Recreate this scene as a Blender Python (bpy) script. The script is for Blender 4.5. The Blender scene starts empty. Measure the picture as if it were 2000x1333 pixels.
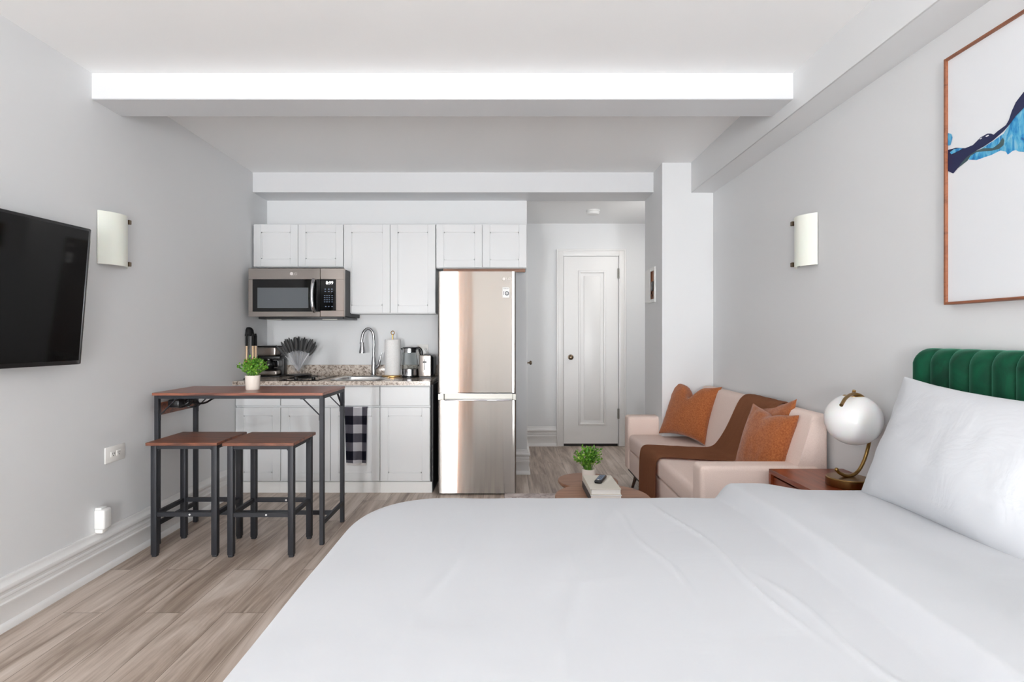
import bpy, bmesh, math, random
from mathutils import Vector, Matrix, noise
random.seed(7)
C = bpy.context.scene
COL = C.collection
PI = math.pi
# ------------------------------------------------------------------ camera
F, CX, CY, CH = 1080.0, 990.0, 657.0, 1.222
cam_d = bpy.data.cameras.new('camera'); cam = bpy.data.objects.new('camera', cam_d); COL.objects.link(cam)
cam.location = (0, 0, CH); cam.rotation_euler = (PI/2, 0, 0)
cam_d.sensor_width = 36; cam_d.sensor_fit = 'HORIZONTAL'; cam_d.lens = 36*F/2000
cam_d.shift_x = .005; cam_d.shift_y = -.00475; cam_d.clip_start = .02
C.camera = cam
# ------------------------------------------------------------------ world, lights, exposure
W = bpy.data.worlds.new('daylight'); C.world = W; W.use_nodes = True
W.node_tree.nodes['Background'].inputs[0].default_value = (.86, .92, 1, 1)
W.node_tree.nodes['Background'].inputs[1].default_value = 1.0
C.view_settings.view_transform = 'Standard'; C.view_settings.look = 'None'
C.view_settings.gamma = 1; C.view_settings.use_curve_mapping = False
C.view_settings.exposure = 0.5
C.cycles.use_denoising = True; C.cycles.max_bounces = 10; C.cycles.diffuse_bounces = 6
C.cycles.glossy_bounces = 4; C.cycles.transmission_bounces = 8; C.cycles.transparent_max_bounces = 8
C.cycles.sample_clamp_indirect = 4
def area(name, loc, rot, sx, sy, power, col):
    l = bpy.data.lights.new(name, 'AREA'); l.shape = 'RECTANGLE'; l.size = sx; l.size_y = sy
    l.energy = power; l.color = col
    o = bpy.data.objects.new(name, l); COL.objects.link(o); o.location = loc; o.rotation_euler = rot
    return o
# daylight from the left rear window; the right one is added as fill
area('window_daylight', (-1.69, -5.53, .85), (PI/2, 0, 0), .54, 1.3, 145, (.95, .98, 1))
area('window_daylight', (1.05, -5.53, .85), (PI/2, 0, 0), .9, 1.3, 110, (.92, .965, 1))
# upward area lights added unseen behind the camera to brighten the ceiling
for x_, y_, w_ in ((-1.7, -2.4, 34), (1.3, -2.4, 30), (-1.7, -3.7, 50), (1.3, -3.7, 42)):
    area('added_uplight', (x_, y_, .45), (PI, 0, 0), .45, .45, w_, (.935, .972, 1))
# fill light added to brighten the hall, hidden behind the column
area('hall_fill_light', (1.42, 5.15, 2.43), (0, 0, 0), .3, .3, 4, (1, .97, .93))

# ------------------------------------------------------------------ materials
def mat(name, col, rough=.5, metal=0, **k):
    m = bpy.data.materials.new(name); m.use_nodes = True
    b = m.node_tree.nodes['Principled BSDF']
    b.inputs['Base Color'].default_value = (*col, 1); b.inputs['Roughness'].default_value = rough
    b.inputs['Metallic'].default_value = metal
    for n, v in k.items(): b.inputs[n.replace('_', ' ')].default_value = v
    return m
def S(r, g, b):
    f = lambda c: (c/255/12.92) if c/255 <= .04045 else ((c/255+.055)/1.055)**2.4
    return (f(r), f(g), f(b))
def N(m, t, **k):
    n = m.node_tree.nodes.new(t)
    for a, v in k.items(): setattr(n, a, v)
    return n
def L(m, a, b): m.node_tree.links.new(a, b)
def coords(m, scale=(1, 1, 1), rot=(0, 0, 0), loc=(0, 0, 0)):
    t = N(m, 'ShaderNodeTexCoord'); mp = N(m, 'ShaderNodeMapping')
    mp.inputs['Scale'].default_value = scale; mp.inputs['Rotation'].default_value = rot; mp.inputs['Location'].default_value = loc
    L(m, t.outputs['Object'], mp.inputs['Vector']); return mp.outputs['Vector']
def ramp(m, fac, stops):
    r = N(m, 'ShaderNodeValToRGB'); e = r.color_ramp.elements
    while len(e) < len(stops): e.new(.5)
    for i, (p, c) in enumerate(stops): e[i].position = p; e[i].color = (*c, 1)
    L(m, fac, r.inputs[0]); return r.outputs[0]
def ntex(m, vec, scale, detail=3, rough=.5, dist=0):
    n = N(m, 'ShaderNodeTexNoise'); n.inputs['Scale'].default_value = scale; n.inputs['Detail'].default_value = detail
    n.inputs['Roughness'].default_value = rough; n.inputs['Distortion'].default_value = dist
    L(m, vec, n.inputs['Vector']); return n.outputs['Fac']
def bump(m, h, strength, dist=.01):
    b = N(m, 'ShaderNodeBump'); b.inputs['Strength'].default_value = strength; b.inputs['Distance'].default_value = dist
    L(m, h, b.inputs['Height']); L(m, b.outputs[0], m.node_tree.nodes['Principled BSDF'].inputs['Normal'])
def base(m, c): L(m, c, m.node_tree.nodes['Principled BSDF'].inputs['Base Color'])
def paint(name, col, rough=.5, b=.06, sc=60):
    m = mat(name, col, rough); bump(m, ntex(m, coords(m), sc, 4), b, .004)
    return m
def fabric(name, c1, c2, sc=260, b=.35, sheen=.3):
    m = mat(name, c1, .95, Sheen_Weight=sheen, Specular_IOR_Level=.1)
    v = coords(m); base(m, ramp(m, ntex(m, v, sc, 6, .7), [(.35, c1), (.65, c2)])); bump(m, ntex(m, v, sc*1.6, 3), b, .002)
    return m
M = {}
M['wall'] = paint('wall_paint', S(224, 225, 226), .55)
M['ceiling'] = paint('ceiling_paint', S(244, 244, 244), .5)
M['beam'] = paint('beam_paint', S(214, 215, 217), .45)
M['trim'] = paint('trim_paint', S(230, 229, 228), .35, .03)
M['cab'] = paint('cabinet_paint', S(218, 219, 220), .3, .01)
M['toe'] = paint('cabinet_base_paint', S(226, 226, 224), .45, .02)
M['blackmetal'] = mat('black_metal', S(40, 41, 46), .5, .2)
M['black'] = mat('black_plastic', S(18, 18, 20), .35)
M['blackgloss'] = mat('black_glass', S(8, 8, 9), .06)
M['dark'] = mat('dark_grey', S(62, 62, 62), .6)
M['chrome'] = mat('chrome', (.52, .52, .54), .1, 1)
M['white'] = mat('white_plastic', S(228, 228, 226), .35)
M['outlet'] = mat('outlet_plastic', S(238, 236, 232), .35)
M['brass'] = mat('antique_brass', S(150, 118, 72), .28, 1)
M['gold'] = mat('gold', S(205, 165, 105), .25, 1)
M['bronze'] = mat('aged_bronze', S(120, 105, 88), .35, 1)
M['globe'] = mat('opal_glass', S(244, 244, 244), .25, 0, Subsurface_Weight=.15, Coat_Weight=.3)
M['shade'] = mat('frosted_glass', S(242, 241, 230), .35, 0, Subsurface_Weight=.1)
M['glass'] = mat('clear_glass', (.95, .97, .97), .02, 0, Transmission_Weight=1, IOR=1.12)
m = M['clearplastic'] = mat('clear_plastic', S(235, 238, 240), .05, 0, Alpha=.05)
M['matteblack'] = mat('matte_black', S(16, 16, 17), .8)
M['silver'] = mat('cutlery_steel', S(196, 196, 200), .35, .7)
M['pot'] = paint('pot_ceramic', S(232, 222, 212), .6, .05, 200)
M['hinge'] = mat('hinge_metal', S(150, 148, 142), .4, 1)
M['duvet'] = mat('white_cotton', S(200, 202, 206), .9, 0, Sheen_Weight=.15, Specular_IOR_Level=.15)
m = M['duvet']; v = coords(m); bump(m, ntex(m, coords(m, (1.2, 3, 1.2)), 2.2, 3, .5, .5), .12, .03)
M['pillow'] = mat('pillow_cotton', S(208, 210, 214), .9, 0, Sheen_Weight=.15, Specular_IOR_Level=.15)
m = M['pillow']; bump(m, ntex(m, coords(m, (1, 1, 1)), 7, 4, .5, .8), .3, .02)
M['sofa'] = fabric('pink_weave', S(234, 212, 201), S(246, 226, 216), 300, .35, 0)
M['rust'] = fabric('rust_chenille', S(142, 78, 44), S(180, 110, 66), 110, .5)
M['throw'] = fabric('brown_knit', S(168, 112, 82), S(186, 128, 96), 340, .4, 0)
M['hem'] = fabric('white_hem', S(230, 226, 224), S(244, 240, 238), 200)
M['paper'] = fabric('paper_towel', S(232, 230, 228), S(244, 243, 242), 120, .2)
M['bookpaper'] = mat('page_edges', S(236, 234, 230), .8)
M['bookcover'] = paint('beige_cover', S(214, 208, 196), .7, .05, 300)
M['bookwhite'] = paint('white_cover', S(238, 238, 238), .5, .02, 300)
M['spine'] = mat('dark_spine', S(70, 62, 62), .6)
# velvet
m = M['velvet'] = mat('green_velvet', S(6, 62, 44), .7, 0, Sheen_Weight=.45, Sheen_Roughness=.3, Specular_IOR_Level=.2)
m.node_tree.nodes['Principled BSDF'].inputs['Sheen Tint'].default_value = (.25, .8, .55, 1)
v = coords(m); base(m, ramp(m, ntex(m, v, 9, 4, .6, 1), [(.35, S(2, 48, 32)), (.7, S(8, 78, 52))]))
bump(m, ntex(m, v, 40, 3), .15, .003)
# wood floor: planks running into the room
m = M['floor'] = mat('grey_oak_planks', (.3, .25, .2), .42)
v = coords(m, (1, 1, 1), (0, 0, PI/2))
br = N(m, 'ShaderNodeTexBrick'); br.offset = .37; br.offset_frequency = 2
for k_, val in (('Scale', 1), ('Mortar Size', .0012), ('Mortar Smooth', 0), ('Bias', 0), ('Brick Width', 1.22), ('Row Height', .178)): br.inputs[k_].default_value = val
br.inputs['Color1'].default_value = (0, 0, 0, 1); br.inputs['Color2'].default_value = (1, 1, 1, 1); br.inputs['Mortar'].default_value = (.5, .5, .5, 1)
L(m, v, br.inputs['Vector'])
sep = N(m, 'ShaderNodeSeparateColor'); L(m, br.outputs['Color'], sep.inputs[0])
def n4(scale, vec, sc, det, ro, dist=0):
    n = N(m, 'ShaderNodeTexNoise', noise_dimensions='4D'); mp = coords(m, vec)
    L(m, mp, n.inputs['Vector']); n.inputs['Scale'].default_value = sc; n.inputs['Detail'].default_value = det
    n.inputs['Roughness'].default_value = ro; n.inputs['Distortion'].default_value = dist
    mu = N(m, 'ShaderNodeMath', operation='MULTIPLY'); mu.inputs[1].default_value = scale
    L(m, sep.outputs[0], mu.inputs[0]); L(m, mu.outputs[0], n.inputs['W']); return n.outputs['Fac']
g1 = n4(37, (5, .55, 1), 1.5, 5, .6, 1.8); g2 = n4(91, (48, 1.2, 1), 1.5, 4, .7, .3)
mx = N(m, 'ShaderNodeMix', data_type='FLOAT'); mx.inputs[0].default_value = .27; L(m, g1, mx.inputs[2]); L(m, g2, mx.inputs[3])
ad = N(m, 'ShaderNodeMath', operation='MULTIPLY_ADD'); ad.inputs[1].default_value = .12; L(m, sep.outputs[0], ad.inputs[0]); L(m, mx.outputs[0], ad.inputs[2])
col = ramp(m, ad.outputs[0], [(.38, S(122, 104, 92)), (.49, S(162, 145, 131)), (.59, S(192, 176, 163)), (.72, S(214, 201, 190))])
mm = N(m, 'ShaderNodeMix', data_type='RGBA'); L(m, br.outputs['Fac'], mm.inputs[0]); L(m, col, mm.inputs[6]); mm.inputs[7].default_value = (*S(112, 98, 88), 1)
base(m, mm.outputs[2]); bump(m, g2, .06, .003)
# walnut woods
def wood(name, stops, rough=.4, axis='X', sc=1, **k):
    m = mat(name, stops[0], rough, **k)
    s = {'X': (1.2, 14, 14), 'Y': (14, 1.2, 14), 'Z': (14, 14, 1.2)}[axis]
    f = ntex(m, coords(m, s), 1.7*sc, 6, .6, 1.4); n = len(stops)
    base(m, ramp(m, f, [(.3 + .4*i/(n-1), c) for i, c in enumerate(stops)])); bump(m, f, .05, .003); return m
M['tabletop'] = wood('rustic_board', [S(84, 52, 44), S(122, 76, 62), S(150, 92, 70), S(100, 62, 50)], .32)
M['stoolwood'] = wood('rustic_seat', [S(66, 44, 38), S(106, 66, 50), S(138, 82, 58), S(84, 54, 44)], .38)
M['walnut'] = wood('walnut', [S(120, 82, 62), S(150, 108, 84), S(164, 120, 94)], .5)
M['nightwood'] = wood('reddish_walnut', [S(92, 36, 18), S(128, 56, 28), S(146, 70, 38)], .3, 'Y')
M['framewood'] = wood('picture_frame_wood', [S(98, 54, 36), S(146, 90, 62), S(124, 72, 48)], .45, 'Y')
M['lightwood'] = wood('light_wood', [S(226, 190, 152), S(236, 206, 170)], .5, 'Z')
M['spoonwood'] = wood('brown_wood', [S(120, 68, 36), S(160, 98, 56)], .5, 'Z')
M['sofaleg'] = wood('dark_leg_wood', [S(58, 40, 32), S(78, 54, 44)], .4, 'Z')
M['curtain'] = fabric('tan_curtain', S(206, 140, 52), S(214, 152, 66), 60)
# granite
m = M['granite'] = mat('granite', (.5, .5, .5), .16)
v = coords(m); n1 = ntex(m, v, 55, 8, .75, .4); n2 = ntex(m, coords(m, loc=(3, 1, 2)), 130, 5, .7)
c1 = ramp(m, n1, [(.36, S(70, 62, 60)), (.44, S(160, 142, 128)), (.52, S(212, 200, 188)), (.7, S(226, 218, 208))])
mk = ramp(m, n2, [(.60, (0, 0, 0)), (.68, (1, 1, 1))])
mm = N(m, 'ShaderNodeMix', data_type='RGBA'); L(m, mk, mm.inputs[0]); L(m, c1, mm.inputs[6]); mm.inputs[7].default_value = (*S(96, 84, 80), 1)
base(m, mm.outputs[2])
# brushed steel
def steel(name, col, rough, ani=.9, rot=0.0):
    m = bpy.data.materials.new(name); m.use_nodes = True; nt = m.node_tree
    nt.nodes.remove(nt.nodes['Principled BSDF'])
    g = N(m, 'ShaderNodeBsdfAnisotropic', distribution='BECKMANN'); g.inputs['Color'].default_value = (*col, 1)
    g.inputs['Roughness'].default_value = rough; g.inputs['Anisotropy'].default_value = ani; g.inputs['Rotation'].default_value = rot
    t = N(m, 'ShaderNodeTangent', direction_type='RADIAL', axis='Z'); L(m, t.outputs[0], g.inputs['Tangent'])
    L(m, g.outputs[0], nt.nodes['Material Output'].inputs['Surface']); return m
M['steel'] = steel('brushed_steel', S(158, 153, 148), .15)
M['steelm'] = steel('brushed_steel_dark', S(190, 182, 176), .35, .6)
M['sinksteel'] = mat('satin_steel', S(220, 220, 220), .25, 1)
M['mwglass'] = mat('door_glass', S(92, 96, 100), .2)
M['keys'] = mat('key_print', S(130, 150, 180), .5)
M['display'] = mat('display_digits', (1, 1, 1), .5, 0, Emission_Strength=1.6); M['display'].node_tree.nodes['Principled BSDF'].inputs['Emission Color'].default_value = (1, 1, 1, 1)
M['logo'] = mat('logo_print', S(225, 218, 214), .4)
M['ink'] = mat('label_ink', S(70, 74, 84), .5)
M['canvas'] = paint('canvas', S(226, 228, 231), .7, .04, 300)
M['navy'] = mat('navy_ink', S(24, 30, 72), .5)
m = M['cyan'] = mat('cyan_ink', S(60, 150, 200), .5)
base(m, ramp(m, ntex(m, coords(m, (1, 6, 2)), 6, 5, .6, 2), [(.3, S(16, 70, 130)), (.42, S(24, 130, 190)), (.55, S(84, 170, 206)), (.7, S(140, 190, 210))]))
M['greenink'] = mat('olive_ink', S(62, 88, 92), .5)
# gingham towel: cells in X and Z
m = M['gingham'] = fabric('gingham', S(30, 30, 44), S(30, 30, 44), 300)
b = m.node_tree.nodes['Principled BSDF']
sx = N(m, 'ShaderNodeSeparateXYZ'); tc = N(m, 'ShaderNodeTexCoord'); L(m, tc.outputs['Object'], sx.inputs[0])
def sq(o, off):
    a = N(m, 'ShaderNodeMath', operation='ADD'); a.inputs[1].default_value = off; L(m, o, a.inputs[0])
    d = N(m, 'ShaderNodeMath', operation='DIVIDE'); d.inputs[1].default_value = .1376; L(m, a.outputs[0], d.inputs[0])
    f = N(m, 'ShaderNodeMath', operation='FRACT'); L(m, d.outputs[0], f.inputs[0])
    g = N(m, 'ShaderNodeMath', operation='GREATER_THAN'); g.inputs[1].default_value = .5; L(m, f.outputs[0], g.inputs[0]); return g.outputs[0]
gx = sq(sx.outputs[0], 1.376); gz = sq(sx.outputs[2], 1.376)
ad = N(m, 'ShaderNodeMath', operation='ADD'); L(m, gx, ad.inputs[0]); L(m, gz, ad.inputs[1])
hf = N(m, 'ShaderNodeMath', operation='MULTIPLY'); hf.inputs[1].default_value = .5; L(m, ad.outputs[0], hf.inputs[0])
base(m, ramp(m, hf.outputs[0], [(0, S(22, 22, 36)), (.5, S(104, 102, 112)), (1, S(226, 224, 228))]))
# leaves
m = M['leaf'] = mat('leaf', S(90, 140, 40), .5, 0, Subsurface_Weight=.05)
base(m, ramp(m, ntex(m, coords(m), 45, 3, .6), [(.32, S(26, 66, 14)), (.46, S(70, 128, 28)), (.58, S(116, 170, 44)), (.74, S(206, 214, 120))]))
# rug
m = M['rug'] = mat('woven_rug', S(190, 176, 172), .95)
base(m, ramp(m, ntex(m, coords(m), 14, 6, .7, 1), [(.35, S(150, 134, 134)), (.5, S(206, 194, 190)), (.7, S(226, 216, 212))]))

# ------------------------------------------------------------------ object helpers
def tag(o, label=None, cat=None, group=None, kind=None):
    if label: o['label'] = label
    if cat: o['category'] = cat
    if group: o['group'] = group
    if kind: o['kind'] = kind
    return o
def thing(name, label, cat, loc=(0, 0, 0), group=None):
    o = bpy.data.objects.new(name, None); COL.objects.link(o); o.location = loc; o.empty_display_size = .1
    return tag(o, label, cat, group)
def worldloc(o):
    v = Vector((0, 0, 0))
    while o: v += o.location; o = o.parent
    return v
def obj(name, bm, mats, parent=None, origin=None, smooth=True, local=False, label=None):
    """link bm (given in room coordinates unless local) as one mesh object"""
    off = Vector((0, 0, 0))
    if not local:
        if parent: off = worldloc(parent)
        elif origin: off = Vector(origin)
    bmesh.ops.translate(bm, vec=-off, verts=bm.verts)
    bmesh.ops.recalc_face_normals(bm, faces=bm.faces)
    me = bpy.data.meshes.new(name); bm.to_mesh(me); bm.free()
    for mm in (mats if isinstance(mats, (list, tuple)) else [mats]): me.materials.append(M[mm] if isinstance(mm, str) else mm)
    if smooth:
        for p in me.polygons: p.use_smooth = True
        me.set_sharp_from_angle(angle=math.radians(38))
    o = bpy.data.objects.new(name, me); COL.objects.link(o)
    if parent: o.parent = parent
    elif origin: o.location = origin
    if label: o['label'] = label
    return o
def one(name, label, cat, bm, mats, origin, group=None, **k):
    return tag(obj(name, bm, mats, None, origin, **k), label, cat, group)
def struct(name, bm, mats, label=None, **k):
    return tag(obj(name, bm, mats, **k), label, None, None, 'structure')
def B(): return bmesh.new()
def box(bm, x0, x1, y0, y1, z0, z1, bev=0, seg=2, mi=0):
    r = bmesh.ops.create_cube(bm, size=1); vs = r['verts']
    bmesh.ops.scale(bm, vec=(x1-x0, y1-y0, z1-z0), verts=vs)
    bmesh.ops.translate(bm, vec=((x0+x1)/2, (y0+y1)/2, (z0+z1)/2), verts=vs)
    fs = set(f for v in vs for f in v.link_faces)
    for f in fs: f.material_index = mi
    if bev:
        es = set(e for v in vs for e in v.link_edges)
        r = bmesh.ops.bevel(bm, geom=list(es), offset=bev, segments=seg, profile=.5, affect='EDGES', clamp_overlap=True)
        for f in r['faces']: f.material_index = mi
    return bm
def lathe(bm, cx, cy, prof, n=32, mi=0, mat4=None):
    """prof: list of (r, z)"""
    rings = []
    for r, z in prof:
        if r < 1e-5: rings.append([bm.verts.new((cx, cy, z))])
        else: rings.append([bm.verts.new((cx+r*math.cos(2*PI*i/n), cy+r*math.sin(2*PI*i/n), z)) for i in range(n)])
    for a, b_ in zip(rings, rings[1:]):
        for i in range(n):
            j = (i+1) % n
            vs = [a[0], b_[i], b_[j]] if len(a) == 1 and len(b_) > 1 else [a[i], a[j], b_[0]] if len(b_) == 1 and len(a) > 1 else [a[i], a[j], b_[j], b_[i]] if len(a) > 1 else None
            if vs:
                f = bm.faces.new(vs); f.material_index = mi
    if mat4:
        bmesh.ops.transform(bm, matrix=mat4, verts=[v for r in rings for v in r])
    return bm
def cap_lathe(bm, cx, cy, prof, n=32, mi=0, mat4=None):
    return lathe(bm, cx, cy, [(0, prof[0][1])]+prof+[(0, prof[-1][1])], n, mi, mat4)
def tube(bm, pts, r, n=10, mi=0, closed=False, caps=True):
    pts = [Vector(p) for p in pts]; k = len(pts); rs = r if isinstance(r, (list, tuple)) else [r]*k
    rings = []; up = None
    for i, p in enumerate(pts):
        a = pts[(i-1) % k] if (i > 0 or closed) else p; c = pts[(i+1) % k] if (i < k-1 or closed) else p
        t = (c-a).normalized()
        if up is None: up = Vector((0, 0, 1)) if abs(t.z) < .9 else Vector((1, 0, 0))
        s = t.cross(up).normalized(); up = s.cross(t).normalized()
        rings.append([bm.verts.new(p + rs[i]*(math.cos(2*PI*j/n)*s + math.sin(2*PI*j/n)*up)) for j in range(n)])
    pr = list(zip(rings, rings[1:])) + ([(rings[-1], rings[0])] if closed else [])
    for a, b_ in pr:
        for j in range(n):
            f = bm.faces.new([a[j], a[(j+1) % n], b_[(j+1) % n], b_[j]]); f.material_index = mi
    if caps and not closed:
        for q in (rings[0], rings[-1]):
            f = bm.faces.new(q); f.material_index = mi
    return bm
def bar(bm, p, q, w, h, mi=0):
    """square-section bar between two points"""
    p = Vector(p); q = Vector(q); t = (q-p).normalized(); up = Vector((0, 0, 1)) if abs(t.z) < .95 else Vector((0, 1, 0))
    s = t.cross(up).normalized(); u = s.cross(t)
    a = [bm.verts.new(e + s*w/2*i + u*h/2*j) for e in (p, q) for i, j in ((-1, -1), (1, -1), (1, 1), (-1, 1))]
    for f in ((0, 1, 2, 3), (4, 5, 6, 7), (0, 1, 5, 4), (1, 2, 6, 5), (2, 3, 7, 6), (3, 0, 4, 7)):
        bm.faces.new([a[i] for i in f]).material_index = mi
    return bm
def extrude_path(bm, prof, path, closed_prof=True):
    """prof (out, z) swept along plan path; 'out' is to the right of the travel direction"""
    P = [Vector((p[0], p[1])) for p in path]; rings = []
    for i, p in enumerate(P):
        ds = []
        if i > 0: ds.append((P[i]-P[i-1]).normalized())
        if i < len(P)-1: ds.append((P[i+1]-P[i]).normalized())
        ns = [Vector((d.y, -d.x)) for d in ds]
        n = ns[0] if len(ns) == 1 else (ns[0]+ns[1])/(1+ns[0].dot(ns[1]))
        rings.append([bm.verts.new((p.x+n.x*o, p.y+n.y*o, z)) for o, z in prof])
    k = len(prof)
    for a, b_ in zip(rings, rings[1:]):
        for j in range(k if closed_prof else k-1):
            bm.faces.new([a[j], a[(j+1) % k], b_[(j+1) % k], b_[j]])
    if closed_prof:
        bm.faces.new(rings[0]); bm.faces.new(rings[-1])
    return bm
def prism_y(bm, prof, y0, y1, mi=0):
    a = [bm.verts.new((x, y0, z)) for x, z in prof]; b_ = [bm.verts.new((x, y1, z)) for x, z in prof]; k = len(prof)
    fs = [bm.faces.new(a), bm.faces.new(b_)]+[bm.faces.new([a[i], a[(i+1) % k], b_[(i+1) % k], b_[i]]) for i in range(k)]
    for f in fs: f.material_index = mi
    return fs
def bez(pts, n=8):
    """Catmull-Rom through pts"""
    P = [Vector(p) for p in pts]; P = [P[0]*2-P[1]]+P+[P[-1]*2-P[-2]]; out = []
    for i in range(1, len(P)-2):
        for k in range(n):
            t = k/n; a, b_, c, d = P[i-1:i+3]
            out.append(.5*((2*b_)+(c-a)*t+(2*a-5*b_+4*c-d)*t*t+(3*b_-a-3*c+d)*t**3))
    return out+[P[-2]]
def P3(px, py, Y): return Vector(((px-CX)*Y/F, Y, CH-(py-CY)*Y/F))
def text_mesh(bm, s, size, mtx, mi=0, ext=.0006):
    cu = bpy.data.curves.new('lettering', 'FONT'); cu.body = s; cu.size = size; cu.extrude = ext; cu.align_x = 'CENTER'; cu.align_y = 'CENTER'
    o = bpy.data.objects.new('lettering', cu); me = bpy.data.meshes.new_from_object(o); me.transform(mtx)
    n0 = len(bm.faces); bm.from_mesh(me); bm.faces.ensure_lookup_table()
    for f in bm.faces[n0:]: f.material_index = mi
    bpy.data.objects.remove(o); bpy.data.curves.remove(cu); bpy.data.meshes.remove(me)
def face_front(x, y, z):  # text plane facing -Y
    return Matrix.Translation((x, y, z)) @ Matrix.Rotation(PI/2, 4, 'X')
def copy_tree(o, parent=None):
    c = o.copy(); COL.objects.link(c); c.parent = parent
    for ch in list(o.children): copy_tree(ch, c)
    return c

# ------------------------------------------------------------------ room shell
YB, YA, YR, XR = 4.90, 6.15, -5.5, 1.626      # kitchen wall, alcove wall, rear wall, right wall
def XL(y): return -2.08-.009*y
Z1, Z2, ZA = 2.557, 2.590, 2.475
b = B(); box(b, -2.3, 1.9, YR-.2, 6.35, -.1, 0); struct('floor', b, 'floor')
b = B(); vs = [(XL(YR), YR), (XL(5), 5), (XL(5)-.2, 5), (XL(YR)-.2, YR)]
a_ = [b.verts.new((x, y, 0)) for x, y in vs]; c_ = [b.verts.new((x, y, 2.75)) for x, y in vs]
b.faces.new(a_); b.faces.new(c_)
for i in range(4): b.faces.new([a_[i], a_[(i+1) % 4], c_[(i+1) % 4], c_[i]])
struct('wall_left', b, 'wall')
b = B(); box(b, XR, XR+.15, YR, YA+.15, 0, 2.75); struct('wall_right', b, 'wall')
b = B(); box(b, -2.3, .177, YB, YB+.12, 0, 2.75); box(b, .03, .177, YB+.12, YA, 0, 2.75); struct('wall_back', b, 'wall')
b = B(); box(b, .03, 1.63, YA, YA+.12, 0, 2.75); struct('wall_hall', b, 'wall')
b = B(); box(b, 1.224, XR, 4.358, YB, 0, Z2+.05); struct('wall_column', b, 'wall')
# rear wall behind the viewpoint; its right window opening is added for fill
b = B()
for x0, x1, z0, z1 in ((-2.3, -1.95, 0, 2.7), (-1.95, -1.42, 0, .2), (-1.95, -1.42, 1.5, 2.7), (-1.42, .6, 0, 2.7), (.6, 1.5, 0, .2), (.6, 1.5, 1.5, 2.7), (1.5, 1.8, 0, 2.7)):
    box(b, x0, x1, YR-.15, YR, z0, z1)
struct('wall_rear', b, 'wall')
for n_, (x0, x1) in enumerate(((-1.95, -1.42), (.6, 1.5))):
    b = B()
    for q in (x0, x1-.04): box(b, q, q+.04, YR-.10, YR-.06, .2, 1.5)
    for q in (.2, .83, 1.46): box(b, x0, x1, YR-.10, YR-.06, q, q+.04)
    struct('window_%d' % (n_+1), b, 'trim')
b = B(); box(b, -2.3, 1.8, YR-.2, 2.92, Z1, Z1+.2); box(b, -2.3, 1.8, 2.92, YB+.1, Z2, Z2+.2); box(b, .03, 1.8, YB+.0, 6.35, ZA, ZA+.2)
struct('ceiling', b, 'ceiling')
def trimx(name, x0, x1, y0, y1, z0, z1, m='beam'):
    b = B(); box(b, x0, x1, y0, y1, z0, z1, .004, 1); struct(name, b, m)
trimx('trim_1', XL(2.8)-.02, 1.46, 2.805, 3.027, 2.4245, Z1+.05)
trimx('trim_2', XL(4.7)-.02, 1.24, 4.617, YB+.02, 2.423, Z2+.03)
trimx('trim_3', 1.452, XR+.02, YR, 4.36, 2.352, Z2+.04, 'wall')
BBP = [(0, 0), (.030, 0), (.030, .020), (.024, .030), (.019, .034), (.019, .100), (.023, .106), (.023, .114), (.017, .119), (.017, .134), (.021, .138), (.021, .146), (.016, .150),
       (.018, .160), (.028, .168), (.030, .176), (.027, .186), (.014, .194), (.009, .206), (.010, .212), (.007, .218), (0, .218)]
def baseboard(name, path):
    b = B(); extrude_path(b, BBP, path); struct(name, b, 'trim')
baseboard('baseboard_left', [(XL(YR), YR), (XL(4.3), 4.30)])
baseboard('baseboard_right', [(XR, 4.358), (XR, YR)])
baseboard('baseboard_back', [(.06, YB), (.177, YB), (.177, YA-.03)])
baseboard('baseboard_hall', [(.177, YA), (.556, YA)])
baseboard('baseboard_hall_right', [(1.318, YA), (XR, YA)])
baseboard('baseboard_column', [(1.224, YB), (1.224, 4.358), (XR, 4.358)])
# hall door
def PX(px, Y): return (px-CX)*Y/F
def PZ(py, Y): return CH-(py-CY)*Y/F
d = thing('door_1', None, None, (.92, YA, 0)); d['kind'] = 'structure'; d['label'] = 'white one-panel door closed in the hall wall'
x0, x1, zt = PX(1101, YA), PX(1206.5, YA), PZ(502, YA)
xo0, xo1, zo = PX(1087.5, YA), PX(1221, YA), PZ(489, YA)
b = B()
box(b, xo0, x0-.004, YA-.028, YA, 0, zo, .006, 2); box(b, x1+.008, xo1, YA-.028, YA, 0, zo, .006, 2); box(b, x0-.02, x1+.02, YA-.027, YA, zt+.006, zo-.001, .005, 2)
box(b, xo0-.006, xo0+.016, YA-.036, YA, 0, zo+.006, .005, 2); box(b, xo1-.016, xo1+.006, YA-.036, YA, 0, zo+.006, .005, 2); box(b, xo0-.006, xo1+.006, YA-.0355, YA, zo-.014, zo+.008, .005, 2)
obj('door_frame', b, 'trim', d)
b = B()
px0, px1, pz0, pz1 = PX(1131, YA), PX(1181, YA), PZ(828, YA), PZ(531, YA); yf = YA-.018
for q in ((x0, px0, .03, zt), (px1, x1, .03, zt), (px0, px1, .03, pz0), (px0, px1, pz1, zt)): box(b, q[0], q[1], yf, YA, q[2], q[3])
box(b, px0, px1, YA-.008, YA, pz0, pz1)
for q in ((px0-.012, px0+.014, pz0-.012, pz1+.012), (px1-.014, px1+.012, pz0-.012, pz1+.012)): box(b, q[0], q[1], yf-.009, YA-.006, q[2], q[3], .006, 2)
for q in ((pz0-.012, pz0+.014), (pz1-.014, pz1+.012)): box(b, px0-.012, px1+.012, yf-.0085, YA-.006, q[0], q[1], .006, 2)
box(b, px0+.05, px1-.05, YA-.016, YA-.006, pz0+.05, pz1-.05, .008, 2)
obj('door_leaf', b, 'trim', d)
b = B(); box(b, x0, x1, YA-.004, YA, 0, .03); obj('door_gap', b, 'black', d)
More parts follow.
